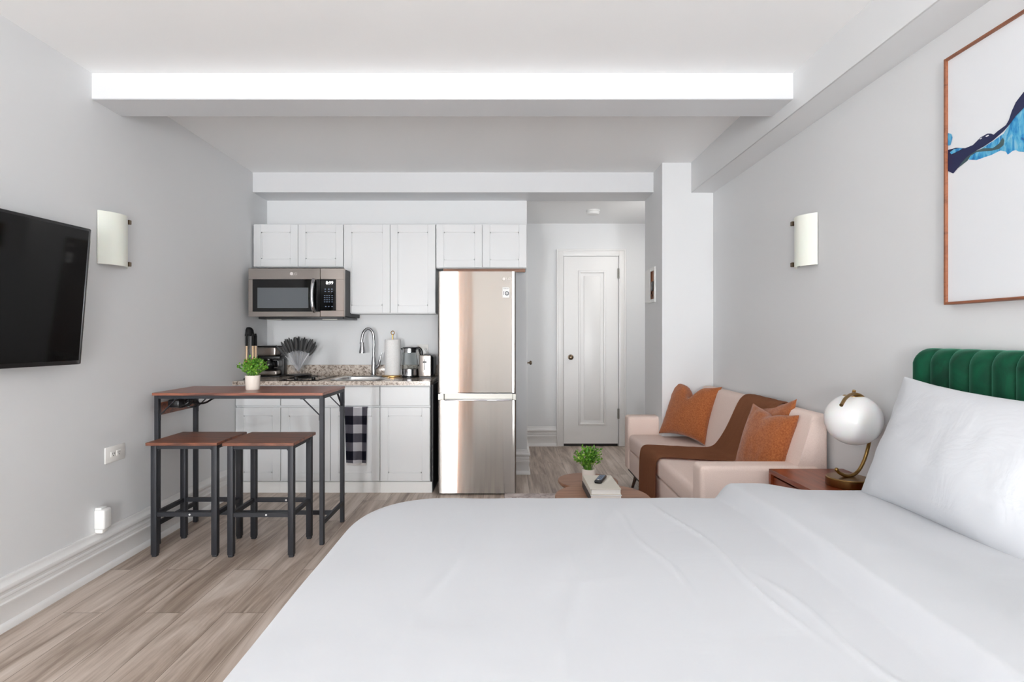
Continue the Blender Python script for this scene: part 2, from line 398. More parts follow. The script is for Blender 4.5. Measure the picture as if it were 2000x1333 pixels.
def knob(bm, x, y, z, ax, s=1):
    mt = Matrix.Translation((x, y, z)) @ ax
    cap_lathe(bm, 0, 0, [(.030*s, 0), (.030*s, .004*s), (.011*s, .008*s), (.010*s, .03*s), (.022*s, .036*s), (.028*s, .048*s), (.026*s, .058*s), (.014*s, .066*s)], 20, 0, mt)
b = B(); knob(b, PX(1114, YA), yf, PZ(698, YA), Matrix.Rotation(PI/2, 4, 'X')); obj('door_knob', b, 'bronze', d)
for zc in (PZ(535, YA), PZ(808, YA)):
    b = B(); box(b, x1-.008, x1+.012, YA-.036, YA-.02, zc-.055, zc+.055, .002, 1)
    for k in range(5): tube(b, [(x1+.002, YA-.038, zc-.055+k*.022), (x1+.002, YA-.038, zc-.035+k*.022)], .006, 8)
    obj('hinge', b, 'hinge', d)
# second door on the hall's left side wall, seen edge on: its knob shows past the kitchen wall
d = thing('door_2', None, None, (.177, 5.5, 0)); d['kind'] = 'structure'; d['label'] = 'hall side door seen edge on'
b = B(); box(b, .178, .186, 5.04, 5.8, .01, 2.03); obj('door_leaf', b, 'trim', d)
b = B(); knob(b, .186, 5.13, PZ(709, 5.13), Matrix.Rotation(PI/2, 4, 'Y'), .7); obj('door_knob', b, 'bronze', d)
# access box on the column's hall side
t = thing('wall_panel_box', 'narrow white-framed recessed box with dark wiring on the column side', 'wall box', (1.224, 4.66, 1.6))
zt_, zb_ = PZ(524, 4.66), PZ(592, 4.66)
b = B(); xs = 1.2235
for q in ((4.54, 4.565, zb_, zt_), (4.745, 4.78, zb_, zt_), (4.565, 4.745, zb_, zb_+.03), (4.565, 4.745, zt_-.03, zt_)): box(b, xs-.012, xs, q[0], q[1], q[2], q[3], .002, 1)
obj('frame', b, 'white', t)
b = B(); box(b, xs-.003, xs, 4.565, 4.745, zb_+.03, zt_-.03); obj('recess_board', b, 'spoonwood', t)
b = B(); box(b, xs-.010, xs-.003, 4.60, 4.66, 1.60, 1.68, .003, 1); tube(b, bez([(xs-.008, 4.62, 1.61), (xs-.009, 4.64, 1.58), (xs-.008, 4.61, 1.56), (xs-.008, 4.65, 1.545)], 5), .003, 6); obj('wiring', b, 'black', t)
b = B(); box(b, xs-.016, xs-.010, 4.67, 4.84, zb_+.01, zt_-.01, .002, 1); obj('cover_door', b, 'white', t)
# smoke detector
xs, ys = PX(1160, 5.44), 5.5
b = B(); cap_lathe(b, xs, ys, [(.068, ZA), (.068, ZA-.014), (.060, ZA-.016), (.060, ZA-.022), (.064, ZA-.024), (.058, ZA-.042), (.045, ZA-.046)], 32)
one('smoke_detector', 'round white smoke detector on the hall ceiling', 'smoke detector', b, 'white', (xs, ys, ZA))

# ------------------------------------------------------------------ upper cabinets
def shaker(bm, x0, x1, z0, z1, y, th=.019, fr=.062):
    """recessed-panel door whose face is at y"""
    box(bm, x0, x0+fr, y, y+th, z0, z1, .0015, 1); box(bm, x1-fr, x1, y, y+th, z0, z1, .0015, 1)
    box(bm, x0+fr, x1-fr, y, y+th, z0, z0+fr, .0012, 1); box(bm, x0+fr, x1-fr, y, y+th, z1-fr, z1, .0012, 1)
    box(bm, x0+fr, x1-fr, y+.007, y+th, z0+fr, z1-fr)
    for q in ((x0+fr, x0+fr+.008, z0+fr, z1-fr), (x1-fr-.008, x1-fr, z0+fr, z1-fr), (x0+fr, x1-fr, z0+fr, z0+fr+.008), (x0+fr, x1-fr, z1-fr-.008, z1-fr)):
        box(bm, q[0], q[1], y+.004, y+th, q[2], q[3])
YU = 4.60
def upper(px0, pxm, px1, py1, label, g):
    x0, x1, xm, z0, z1 = PX(px0, YU), PX(px1, YU), PX(pxm, YU), PZ(py1, YU), PZ(437, YU)
    t = thing('wall_cabinet', label, 'cabinet', ((x0+x1)/2, YB, z0), g)
    b = B(); box(b, x0+.001, x1-.001, YU+.020, YB-.001, z0, z1, .001, 1); obj('body', b, 'cab', t)
    for a, c in ((x0+.003, xm-.0015), (xm+.0015, x1-.003)):
        b = B(); shaker(b, a, c, z0+.006, z1-.008, YU); obj('door', b, 'cab', t)
G = 'white wall cabinets'
upper(494.5, 582, 671, 522, 'short white two-door wall cabinet above the microwave', G)
upper(671, 762, 851, 613, 'tall white two-door wall cabinet above the sink', G)
upper(851.5, 942, 1029, 524, 'short white two-door wall cabinet above the refrigerator', G)
# ------------------------------------------------------------------ base cabinets
YC = 4.31; CT = .842
def basecab(px0, px1, doors, label):
    x0, x1 = PX(px0, YC), PX(px1, YC)
    t = thing('base_cabinet', label, 'cabinet', ((x0+x1)/2, YC+.3, 0), 'white base cabinets')
    b = B(); box(b, x0+.0005, x1-.0005, YC+.020, YB-.001, .0, CT-.002, .001, 1); obj('body', b, 'cab', t)
    zd0, zd1, zt0, zt1 = PZ(940, YC), PZ(797, YC), PZ(793, YC), PZ(756, YC)
    b = B(); box(b, x0+.003, x1-.003, YC, YC+.019, zt0, zt1, .002, 1); obj('drawer' if doors == 1 else 'false_front', b, 'cab', t)
    w = (x1-x0)/doors
    for k in range(doors):
        b = B(); shaker(b, x0+w*k+.002, x0+w*(k+1)-.002, zd0, zd1, YC); obj('door', b, 'cab', t)
    b = B(); box(b, x0, x1+(.015 if px1 > 800 else 0), YC+.004, YC+.021, 0, PZ(942, YC), .001, 1); obj('toe_board', b, 'toe', t)
basecab(459.5, 548, 1, 'white base cabinet with drawer and door beside the left wall')
basecab(548, 742, 2, 'white double-door sink cabinet with the checked towel hanging on it')
basecab(742, 840, 1, 'white base cabinet with drawer and door next to the refrigerator')
x1 = PX(842, YC)
b = B(); box(b, x1+.0, x1+.012, YC+.03, YB-.002, 0, CT-.002); one('gap_shade_panel', 'dark panel standing in for shade in the gap beside the refrigerator', 'panel', b, 'dark', (x1, 4.6, 0))  # dark colour paints the shade between the cabinets and the refrigerator
# countertop with sink cut-out
CTZ = .873; cx0, cx1, cy0 = XL(4.6)+.003, -.592, 4.268
sx0, sx1, sy0, sy1 = -1.385, -1.02, 4.375, 4.755
t = thing('countertop', 'speckled beige and grey granite countertop with low backsplash', 'countertop', (-1.35, 4.6, CT))
b = B()
for q in ((cx0, sx0, cy0, YB-.001), (sx1, cx1, cy0, YB-.001), (sx0, sx1, cy0, sy0), (sx0, sx1, sy1, YB-.001)): box(b, q[0], q[1], q[2], q[3], CT, CTZ)
obj('slab', b, 'granite', t)
b = B(); box(b, cx0, cx1, YB-.022, YB-.001, CTZ, PZ(713, 4.88), .003, 2); obj('backsplash', b, 'granite', t)
# sink
t = thing('sink', 'stainless steel drop-in sink bowl set in the granite countertop', 'sink', (-1.2, 4.56, CTZ))
def rrect(x0, x1, y0, y1, r, n=6):
    out = []
    for cx, cy, a0 in ((x1-r, y1-r, 0), (x0+r, y1-r, 90), (x0+r, y0+r, 180), (x1-r, y0+r, 270)):
        for k in range(n+1):
            a = math.radians(a0+90*k/n); out.append((cx+r*math.cos(a), cy+r*math.sin(a)))
    return out
b = B(); rings = []
for off, z, r in ((.028, CTZ+.001, .10), (.026, CTZ+.005, .10), (.004, CTZ+.005, .08), (-.004, CTZ-.002, .075), (-.012, CTZ-.13, .065), (-.035, CTZ-.15, .05), (-.15, CTZ-.155, .02)):
    rings.append([b.verts.new((x, y, z)) for x, y in rrect(sx0-off, sx1+off, sy0-off, sy1+off, r)])
for p, q in zip(rings, rings[1:]):
    for i in range(len(p)): b.faces.new([p[i], p[(i+1) % len(p)], q[(i+1) % len(p)], q[i]])
b.faces.new(rings[-1]); obj('bowl', b, 'sinksteel', t)
b = B(); cap_lathe(b, -1.2, 4.56, [(.04, CTZ-.1545), (.04, CTZ-.150), (.03, CTZ-.149)], 24); obj('drain', b, 'chrome', t)
# faucet
fy = 4.81; fx = PX(730, fy)
t = thing('faucet', 'chrome gooseneck pull-down kitchen faucet behind the sink', 'faucet', (fx, fy, CTZ))
b = B(); cap_lathe(b, fx, fy, [(.030, CTZ), (.030, CTZ+.006), (.022, CTZ+.012), (.021, CTZ+.12), (.016, CTZ+.16), (.0135, CTZ+.17)], 24); obj('base', b, 'chrome', t)
zz = lambda py: PZ(py, fy)
b = B(); tube(b, bez([(fx, fy, CTZ+.16), (fx, fy, zz(690)), (fx+.002, fy, zz(665)), (fx-.010, fy-.005, zz(649)), (fx-.045, fy-.02, zz(642.5)), (PX(712, fy), fy-.04, zz(651)), (PX(708, fy), fy-.05, zz(672))], 8), .0125, 14); obj('neck', b, 'chrome', t)
b = B(); hx, hy = PX(707.5, fy-.05), fy-.05
cap_lathe(b, hx, hy, [(.026, zz(690)), (.0265, zz(687)), (.018, zz(675)), (.0145, zz(669))], 20); h_ = obj('spray_head', b, 'chrome', t)
b = B(); tube(b, bez([(fx+.015, fy, CTZ+.07), (fx+.04, fy-.005, CTZ+.09), (fx+.058, fy-.01, zz(702)), (fx+.07, fy-.01, zz(690))], 6), [.014]*7+[.012]*5+[.008]*4+[.006]*3, 12); obj('lever', b, 'chrome', t)
# cooktop
t = thing('cooktop', 'black glass two-burner cooktop set in the counter left of the sink', 'cooktop', (-1.63, 4.58, CTZ))
b = B(); box(b, -1.785, -1.485, 4.33, 4.83, CTZ, CTZ+.006, .002, 1); obj('glass_plate', b, 'blackgloss', t)
for y in (4.45, 4.70):
    b = B(); 
    for r in (.05, .075): tube(b, [(-1.66+r*math.cos(a*PI/16), y+r*math.sin(a*PI/16), CTZ+.0063) for a in range(32)], .0012, 6, 0, True)
    obj('burner_ring', b, 'dark', t)
for px in (578, 612):
    b = B(); cap_lathe(b, PX(px, 4.37), 4.372, [(.014, CTZ+.006), (.016, CTZ+.012), (.013, CTZ+.024)], 16); obj('knob', b, 'black', t)

# ------------------------------------------------------------------ things on the counter
CZ = CTZ
# cutlery rack: base disc + clear fan-shaped cup
rx, ry = PX(583, 4.74), 4.74
t = thing('cutlery_holder', 'clear fan-shaped cutlery holder on a black round base', 'cutlery holder', (rx, ry, CZ+.006))
b = B(); cap_lathe(b, rx, ry, [(.105, CZ+.012), (.110, CZ+.016), (.108, CZ+.022), (.02, CZ+.026)], 36)
for a in range(3): cap_lathe(b, rx+.07*math.cos(a*2.1+.5), ry+.07*math.sin(a*2.1+.5), [(.012, CZ+.006), (.012, CZ+.014)], 10)
obj('base', b, 'black', t)
b = B(); lathe(b, rx, ry, [(.03, CZ+.026), (.035, CZ+.05), (.10, CZ+.145), (.128, CZ+.21), (.125, CZ+.21), (.097, CZ+.146), (.032, CZ+.053), (0, CZ+.048)], 40)
obj('clear_cup', b, 'clearplastic', t)
CP = None
ks = []
for ring, (n, A, r0) in enumerate(((9, 37, .012), (8, 29, .02), (5, 20, .012))):
    for k in range(n):
        th = math.radians(-A+2*A*k/(n-1)+random.uniform(-1.5, 1.5)); tilt = math.radians((-12, 12, 2)[ring]+random.uniform(-2, 2))
        ks.append((th, tilt, ring))
t0 = None
for i, (th, tl, ring) in enumerate(ks):
    if t0 is None:
        t0 = thing('cutlery_piece', 'black-handled steel cutlery piece fanned out in the clear holder on the counter', 'cutlery', (0, 0, 0), 'cutlery in the clear holder')
        b = B(); bmesh.ops.create_uvsphere(b, u_segments=10, v_segments=8, radius=1)
        bmesh.ops.scale(b, vec=(.012, .006, .058), verts=b.verts); bmesh.ops.translate(b, vec=(0, 0, .205), verts=b.verts)
        obj('handle', b, 'dark', t0, local=True)
        b = B(); box(b, -.003, .003, -.001, .001, .03, .155, .0008, 1); box(b, -.0055, .0055, -.001, .001, -.01, .035, .0008, 1)
        obj('blade', b, 'silver', t0, local=True); o = t0
    else: o = copy_tree(t0)
    o['label'] = 'black-handled steel cutlery piece ' + ('leaning left' if th < -.22 else 'leaning right' if th > .22 else 'standing nearly upright') + (' in the rear' if tl > .1 else ' in the front' if tl < -.1 else ' in the middle') + ' of the clear holder'
    o.location = (rx+.012*math.sin(th), ry+.01*math.sin(tl), CZ+.064+random.uniform(-.003, .006))
    o.rotation_euler = (-tl, th, random.uniform(-.3, .3)); o.scale = (1.05, 1.05, 1.09-.10*abs(th)+random.uniform(-.03, .03))
# coffee maker
x0, x1 = PX(499, 4.70), PX(546, 4.70); xc = (x0+x1)/2; yc = 4.775; hw = (x1-x0)/2
t = thing('coffee_maker', 'black and steel drip coffee maker in the counter corner', 'coffee maker', (xc, yc, CZ))
def zc_(py): return PZ(py, 4.70)
b = B(); box(b, x0, x1, 4.70, 4.865, CZ, CZ+.012, .004, 2); box(b, x0+.01, x1-.002, 4.80, 4.865, CZ+.01, zc_(690), .006, 2); box(b, x0, x1, 4.70, 4.865, zc_(676)-.008, zc_(676), .004, 2); box(b, x0, x1, 4.703, 4.865, zc_(702), zc_(696), .004, 2)
obj('body', b, 'black', t)
b = B(); box(b, x0+.001, x1-.025, 4.695, 4.80, zc_(696), zc_(677.5), .02, 4); obj('brew_head', b, 'steelm', t)
b = B(); box(b, x0+.002, x1-.02, 4.70, 4.80, CZ+.012, zc_(724), .018, 4); obj('warming_base', b, 'steelm', t)
b = B(); lathe(b, xc-.01, 4.75, [(0, zc_(723.5)), (.045, zc_(723.5)), (.058, zc_(716)), (.058, zc_(710)), (.042, zc_(704)), (.042, zc_(702))], 24); cf = obj('carafe', b, 'blackgloss', t)
b = B(); tube(b, bez([(xc+.04, 4.715, zc_(704)), (xc+.085, 4.70, zc_(705)), (xc+.088, 4.70, zc_(717)), (xc+.052, 4.715, zc_(719))], 6), .0055, 8); obj('carafe_handle', b, 'chrome', cf)
# rotating utensil stand
ux, uy = PX(486, 4.52), 4.52; zu = lambda py: PZ(py, uy)
t = thing('utensil_stand', 'black carousel stand in the counter corner holding utensils', 'utensil stand', (ux, uy, CZ))
b = B(); cap_lathe(b, ux, uy, [(.07, CZ), (.072, CZ+.006), (.03, CZ+.016)], 30); obj('base', b, 'black', t)
b = B(); tube(b, [(ux, uy, CZ+.01), (ux, uy, zu(656))], .005, 8); obj('pole', b, 'black', t)
b = B(); cap_lathe(b, ux, uy, [(.046, zu(657)), (.048, zu(655)), (.040, zu(651)), (.036, zu(645)), (.024, zu(641)), (.01, zu(639.5))], 24)
for k in range(8):
    a = k*PI/4+.2; tube(b, [(ux+.03*math.cos(a), uy+.03*math.sin(a), zu(656)), (ux+.054*math.cos(a), uy+.054*math.sin(a), zu(656)), (ux+.056*math.cos(a), uy+.056*math.sin(a), zu(653))], .003, 6)
obj('hook_ring', b, 'black', t)
u0 = None
for k in range(7):
    a = k*2*PI/7+.35
    if u0 is None:
        u0 = thing('cooking_utensil', 'cooking utensil with black and pale wood handle hanging from the carousel stand', 'utensil', (0, 0, 0), 'utensils hanging on the carousel stand')
        b = B(); tube(b, [(0, 0, 0), (0, 0, -.014), (0, 0, -.02), (0, 0, -.10)], [.005, .008, .0095, .0095], 8); obj('grip', b, 'matteblack', u0, local=True)
        b = B(); tube(b, [(0, 0, -.10), (0, 0, -.21)], [.0075, .006], 8); obj('shaft', b, 'lightwood', u0, local=True)
        b = B(); bmesh.ops.create_uvsphere(b, u_segments=12, v_segments=8, radius=1); bmesh.ops.scale(b, vec=(.022, .008, .036), verts=b.verts); bmesh.ops.translate(b, vec=(0, 0, -.235), verts=b.verts)
        obj('head', b, 'spoonwood', u0, local=True); o = u0
    else: o = copy_tree(u0)
    o.location = (ux+.052*math.cos(a), uy+.052*math.sin(a), zu(652)); o.rotation_euler = (0, 0, a+PI/2)
# paper towel holder and roll
tx, ty = PX(767, 4.76), 4.76; zt = lambda py: PZ(py, ty)
t = thing('towel_holder', 'copper-coloured upright holder for the paper towel roll', 'paper towel holder', (tx, ty, CZ))
b = B(); cap_lathe(b, tx, ty, [(.088, CZ), (.092, CZ+.004), (.092, CZ+.010), (.086, CZ+.013)], 36); obj('base', b, 'gold', t)
b = B(); tube(b, [(tx, ty, CZ+.01), (tx, ty, zt(654))], .006, 10); tube(b, [(tx+.014*math.cos(a*PI/10), ty, zt(650.5)+.016*math.sin(a*PI/10)) for a in range(20)], .0035, 8, 0, True); obj('rod', b, 'gold', t)
b = B(); r = .066
lathe(b, tx, ty, [(.02, CZ+.016), (r, CZ+.016), (r+.001, CZ+.02), (r+.001, zt(664.5)), (r-.002, zt(663.5)), (.02, zt(663.5)), (.02, CZ+.016)], 40)
one('paper_towel_roll', 'white paper towel roll on the copper holder', 'paper towel', b, 'paper', (tx, ty, CZ+.014))
# kettle
kx, ky = PX(800, 4.70), 4.70; zk = lambda py: PZ(py, ky)
t = thing('kettle', 'glass electric kettle with steel base and black handle', 'kettle', (kx, ky, CZ))
b = B(); cap_lathe(b, kx, ky, [(.078, CZ), (.078, CZ+.008), (.073, CZ+.012), (.073, CZ+.016)], 32); obj('power_base', b, 'black', t)
b = B(); cap_lathe(b, kx, ky, [(.076, CZ+.016), (.0755, zk(721))], 32); obj('steel_base', b, 'chrome', t)
b = B(); lathe(b, kx, ky, [(.074, zk(721)), (.069, zk(705)), (.058, zk(688)), (.055, zk(688)), (.066, zk(705)), (.071, zk(721)), (0, zk(720.5))], 32); obj('glass_body', b, 'glass', t)
b = B(); cap_lathe(b, kx, ky, [(.060, zk(689)), (.060, zk(681))], 32); obj('collar', b, 'chrome', t)
b = B(); cap_lathe(b, kx, ky, [(.060, zk(681)), (.058, zk(679)), (.02, zk(678))], 32)
p_ = [b.verts.new(q) for q in ((kx-.052, ky-.02, zk(680)), (kx-.052, ky+.02, zk(680)), (kx-.078, ky, zk(680.5)), (kx-.056, ky, zk(687)))]
for q in ((0, 1, 2), (0, 2, 3), (1, 2, 3), (0, 1, 3)): b.faces.new([p_[i] for i in q])
obj('lid', b, 'black', t)
b = B(); tube(b, bez([(kx+.05, ky, zk(681)), (kx+.085, ky, zk(681)), (kx+.104, ky, zk(690)), (kx+.098, ky, zk(706)), (kx+.078, ky, zk(716))], 7), [.011]*20+[.009]*9, 10); obj('handle', b, 'black', t)
# toaster
x0, x1 = PX(818, 4.62), PX(843, 4.62); zt = lambda py: PZ(py, 4.62)
t = thing('toaster', 'steel and black two-slice toaster turned end-on beside the refrigerator', 'toaster', ((x0+x1)/2, 4.74, CZ))
b = B(); box(b, x0+.004, x1+.012, 4.625, 4.86, CZ+.012, zt(695), .022, 4); obj('body', b, 'black', t)
b = B(); box(b, x0, x1, 4.615, 4.635, CZ+.010, zt(694), .012, 3); box(b, x0, x0+.02, 4.62, 4.865, CZ+.01, zt(694), .008, 3); obj('steel_shell', b, 'steelm', t)
b = B(); box(b, x0+.01, x1-.005, 4.62, 4.86, CZ, CZ+.012); box(b, x0+.048, x0+.054, 4.612, 4.618, zt(728), zt(702)); box(b, x0+.03, x0+.04, 4.65, 4.84, zt(694), zt(694)+.002); box(b, x0+.065, x0+.075, 4.65, 4.84, zt(694), zt(694)+.002); obj('slots', b, 'black', t)
b = B(); box(b, x0+.036, x0+.066, 4.596, 4.616, zt(709), zt(706), .002, 1); obj('lever', b, 'black', t)
b = B(); cap_lathe(b, 0, 0, [(.014, 0), (.014, .008), (.011, .012)], 20, 0, Matrix.Translation((x0+.053, 4.616, zt(726))) @ Matrix.Rotation(PI/2, 4, 'X')); obj('dial', b, 'chrome', t)
# outlet behind kettle
def outlet(name, label, corners_fn, w, h, mtx, sockets, extra=None):
    t = thing(name, label, 'outlet', mtx.translation)
    t.rotation_euler = mtx.to_euler()
    b = B(); box(b, -w/2, w/2, -.006, 0, -h/2, h/2, .003, 2); obj('cover_plate', b, 'outlet', t, local=True)
    for sxx, szz in sockets:
        b = B(); box(b, sxx-.017, sxx+.017, -.0085, -.004, szz-.014, szz+.014, .006, 3); s = obj('socket', b, 'outlet', t, local=True)
        b = B()
        box(b, sxx-.008, sxx-.0055, -.0092, -.008, szz-.001, szz+.008); box(b, sxx+.0055, sxx+.008, -.0092, -.008, szz-.001, szz+.007)
        box(b, sxx-.0025, sxx+.0025, -.0092, -.008, szz-.0095, szz-.005); obj('slots', b, 'black', s, local=True)
    return t
t = outlet('wall_outlet', 'white outlet plate on the backsplash wall behind the kettle', None, .098, .10, Matrix.Translation((PX(826, 4.9), YB-.0005, PZ(684, 4.9))), [(-.02, 0), (.022, 0)])
b = B(); box(b, -.035, -.01, -.032, -.009, -.014, .014, .004, 2); tube(b, bez([(-.022, -.03, 0), (-.022, -.045, -.02), (-.01, -.035, -.08), (0, -.03, -.17)], 6), .004, 8); obj('plug', b, 'black', t, local=True)

# ------------------------------------------------------------------ microwave
YM = 4.42; xm = lambda px: PX(px, YM); zm = lambda py: PZ(py, YM)
t = thing('microwave', 'stainless over-the-range microwave mounted under the short left cabinet', 'microwave', (xm(578), YB, zm(619)))
b = B(); box(b, xm(486.5)+.0, xm(671.5), YM+.03, YB-.002, zm(618), zm(525.5), .002, 1); obj('housing', b, 'dark', t)
b = B(); fy0 = YM
for q in ((485, 625, 524.5, 546), (485, 493, 546, 609), (485, 625, 609, 619)): box(b, xm(q[0]), xm(q[1]), fy0, fy0+.032, zm(q[3]), zm(q[2]), .002, 1)
dr = obj('door', b, 'steelm', t)
b = B()
for q in ((493, 617, 546, 562), (493, 502, 562, 602), (602, 625, 562, 602), (493, 625, 602, 609), (616, 625, 546, 562)): box(b, xm(q[0]), xm(q[1]), fy0+.003, fy0+.03, zm(q[3]), zm(q[2]))
obj('window_border', b, 'blackgloss', dr)
b = B(); box(b, xm(502), xm(602), fy0+.006, fy0+.03, zm(602), zm(562)); obj('window', b, 'mwglass', dr)
b = B(); hp = [(xm(613.5), fy0-.004, zm(546.5)), (xm(613), fy0-.026, zm(553)), (xm(612), fy0-.036, zm(577)), (xm(613), fy0-.028, zm(601)), (xm(614.5), fy0-.004, zm(609))]
tube(b, bez(hp, 6), .015, 12); bmesh.ops.scale(b, vec=(1, 1, 1), verts=b.verts); obj('door_handle', b, 'chrome', dr)
b = B()
for q in ((625.7, 672, 524.5, 546), (656, 672, 546, 607), (625.7, 672, 607, 619)): box(b, xm(q[0]), xm(q[1]), fy0, fy0+.032, zm(q[3]), zm(q[2]), .002, 1)
obj('side_trim', b, 'steelm', t)
b = B(); box(b, xm(625.7), xm(656), fy0+.003, fy0+.03, zm(607), zm(546)); cp = obj('control_panel', b, 'blackgloss', t)
b = B(); text_mesh(b, '8:99', .034, face_front(xm(643.5), fy0+.002, zm(553))); obj('clock_digits', b, 'display', cp)
b = B(); rows = [(565, (635, 642, 648)), (569.5, (635, 642, 648)), (578, (634, 638.5, 643, 648.5)), (582, (634, 638.5, 643, 648.5)), (586, (634, 638.5, 643, 648.5)), (590, (634, 638.5, 643, 648.5)), (599, (636, 642, 648.5))]
lab = [('CLOCK', 'TIMER', 'LIGHT'), ('COOK', 'VENT', 'FAN'), ('1', '2', '3', 'TIME'), ('4', '5', '6', 'DEF'), ('7', '8', '9', 'PWR'), ('0', '.', '-', 'ADD'), ('STOP', 'ON', 'GO')]
for (py, xs_), ls in zip(rows, lab):
    for px, s in zip(xs_, ls): box(b, xm(px)-.005, xm(px)+.005, fy0+.0018, fy0+.003, zm(py)-.0022, zm(py)+.0022)
obj('keypad', b, 'keys', cp)
b = B(); cap_lathe(b, 0, 0, [(.013, 0), (.013, .001)], 20, 0, Matrix.Translation((xm(569.5), fy0, zm(535))) @ Matrix.Rotation(PI/2, 4, 'X')); text_mesh(b, 'LG', .03, face_front(xm(575.5), fy0-.0005, zm(535.5)))
obj('logo', b, 'logo', t)
b = B(); box(b, xm(500), xm(668), YM+.04, YB-.03, zm(619)-.018, zm(618)-.001, .004, 1); obj('bottom_vent', b, 'black', t)
for px in (530, 640):
    b = B(); box(b, xm(px)-.06, xm(px)+.06, YM+.05, YM+.14, zm(619)-.022, zm(619)-.017); obj('vent_filter', b, 'hinge', t)

# ------------------------------------------------------------------ refrigerator
YF = 4.257; xf = lambda px: PX(px, YF); zf = lambda py: PZ(py, YF)
t = thing('refrigerator', 'tall stainless steel bottom-freezer refrigerator', 'refrigerator', (xf(932), 4.55, 0))
b = B(); box(b, xf(856.5), xf(1007.5), YF+.055, YB-.03, .03, zf(531), .004, 1); box(b, xf(858), xf(1006), YF+.03, YB-.06, 0, .05); obj('body', b, 'dark', t)
def slab(bm, x0, x1, z0, z1, y, th=.052, sag=.002, r=.012):
    """door with gently bowed front and rounded vertical edges"""
    n = 28; xs = []; 
    for i in range(n+1):
        u = i/n; xs.append(u)
    prof = []
    for i in range(7):
        a = PI/2*i/6; prof.append((x0+r-r*math.cos(a), y+r-r*math.sin(a)))
    for i in range(1, n): prof.append((x0+r+(x1-x0-2*r)*i/n, y-sag*math.sin(PI*i/n)))
    for i in range(7):
        a = PI/2*(1-i/6); prof.append((x1-r+r*math.cos(a), y+r-r*math.sin(a)))
    prof += [(x1, y+th), (x0, y+th)]
    a = [bm.verts.new((px, py, z0)) for px, py in prof]; c = [bm.verts.new((px, py, z1)) for px, py in prof]; k = len(prof)
    bm.faces.new(a); bm.faces.new(c)
    for i in range(k): bm.faces.new([a[i], a[(i+1) % k], c[(i+1) % k], c[i]])
b = B(); slab(b, xf(855), xf(1007.5), zf(767.5), zf(530.5), YF); ud = obj('upper_door', b, 'steel', t)
b = B()
zh0, zh1 = zf(782), zf(769.5); xh0, xh1 = xf(867), xf(1001)
slab(b, xf(855.5), xf(1008), .012, zh0, YF)
ld = obj('freezer_drawer', b, 'steel', t)
b = B(); box(b, xf(855.5), xh0, YF-.0, YF+.05, zh0, zh1, .002, 1); box(b, xh1, xf(1008), YF-.0, YF+.05, zh0, zh1, .002, 1); box(b, xh0, xh1, YF+.032, YF+.05, zh0, zh1)
obj('handle_recess', b, 'hinge', ld)
b = B(); box(b, xh0, xh1, YF-.014, YF+.006, zh0-.004, zh0+.005, .003, 2); box(b, xf(860), xf(1004), YF-.008, YF+.03, zf(769.3), zf(768), .001, 1); obj('handle_lip', b, 'chrome', ld)
b = B(); yl = YF-.0085; cap_lathe(b, 0, 0, [(.011, 0), (.011, .001)], 24, 0, Matrix.Translation((xf(984), yl+.001, zf(545.5))) @ Matrix.Rotation(PI/2, 4, 'X')); text_mesh(b, 'LG', .030, face_front(xf(993.5), yl+.001, zf(545.5)))
obj('logo', b, 'logo', ud)
yl = YF-.0065
b = B(); box(b, xf(981.5), xf(995), yl-.0012, yl+.006, zf(582), zf(561.5), .0008, 1); st = obj('energy_sticker', b, 'white', ud)
b = B(); text_mesh(b, '1', .042, face_front(xf(983.8), yl-.0016, zf(573.5)))
for r in (.013, ): tube(b, [(xf(990)+r*math.cos(a*PI/12), yl-.0014, zf(573.5)+r*math.sin(a*PI/12)) for a in range(24)], .0035, 6, 0, True)
tube(b, [(xf(990)+.003*math.cos(a*PI/6), yl-.0014, zf(573.5)+.003*math.sin(a*PI/6)) for a in range(12)], .0012, 6, 0, True)
text_mesh(b, 'INVERTER', .009, face_front(xf(988.3), yl-.0014, zf(564.5)), 0, .0002)
obj('sticker_print', b, 'ink', st)
b = B(); box(b, xf(855), xf(1029)+.0, YU+.03, YU+.05, PZ(531, YU), PZ(524.5, YU)); one('filler_board', 'thin tan wooden strip in the gap above the refrigerator', 'filler strip', b, 'walnut', (-.2, YU+.04, 1.76))

# checked towel on the sink cabinet door
x0, x1 = PX(673.5, YC), PX(718, YC); y = YC-.008; zt0, zt1 = PZ(909, YC), PZ(796, YC)
t = thing('dish_towel', 'black and white checked dish towel hanging on the sink cabinet door', 'towel', (x0-.0002, y, zt1+.004))
def cloth_strip(bm, x0, x1, z0, z1, y, nx=24, nz=40, taper=.012):
    g = []
    for j in range(nz+1):
        s = j/nz; row = []
        for i in range(nx+1):
            u = i/nx; z = z1+(z0-z1)*s
            x = x0+taper*s+(x1-x0-taper*1.6*s)*u
            row.append(bm.verts.new((x, y-.006*(1-math.cos(u*2*PI*1.5))*(.3+.7*s)-.002*math.sin(u*20+s*5), z+.002*math.sin(u*9))))
        g.append(row)
    for j in range(nz):
        for i in range(nx): bm.faces.new([g[j][i], g[j][i+1], g[j+1][i+1], g[j+1][i]])
    r = bmesh.ops.solidify(bm, geom=bm.faces[:], thickness=.003)
b = B(); cloth_strip(b, x0, x1, zt0+.018, zt1, y); box(b, x0, x1, y-.002, YC+.004, zt1-.004, zt1+.004, .002, 1); obj('checked_cloth', b, 'gingham', t)
b = B(); cloth_strip(b, x0+.012, x1-.007, zt0, zt0+.02, y, 24, 4, .001); obj('hem', b, 'hem', t)

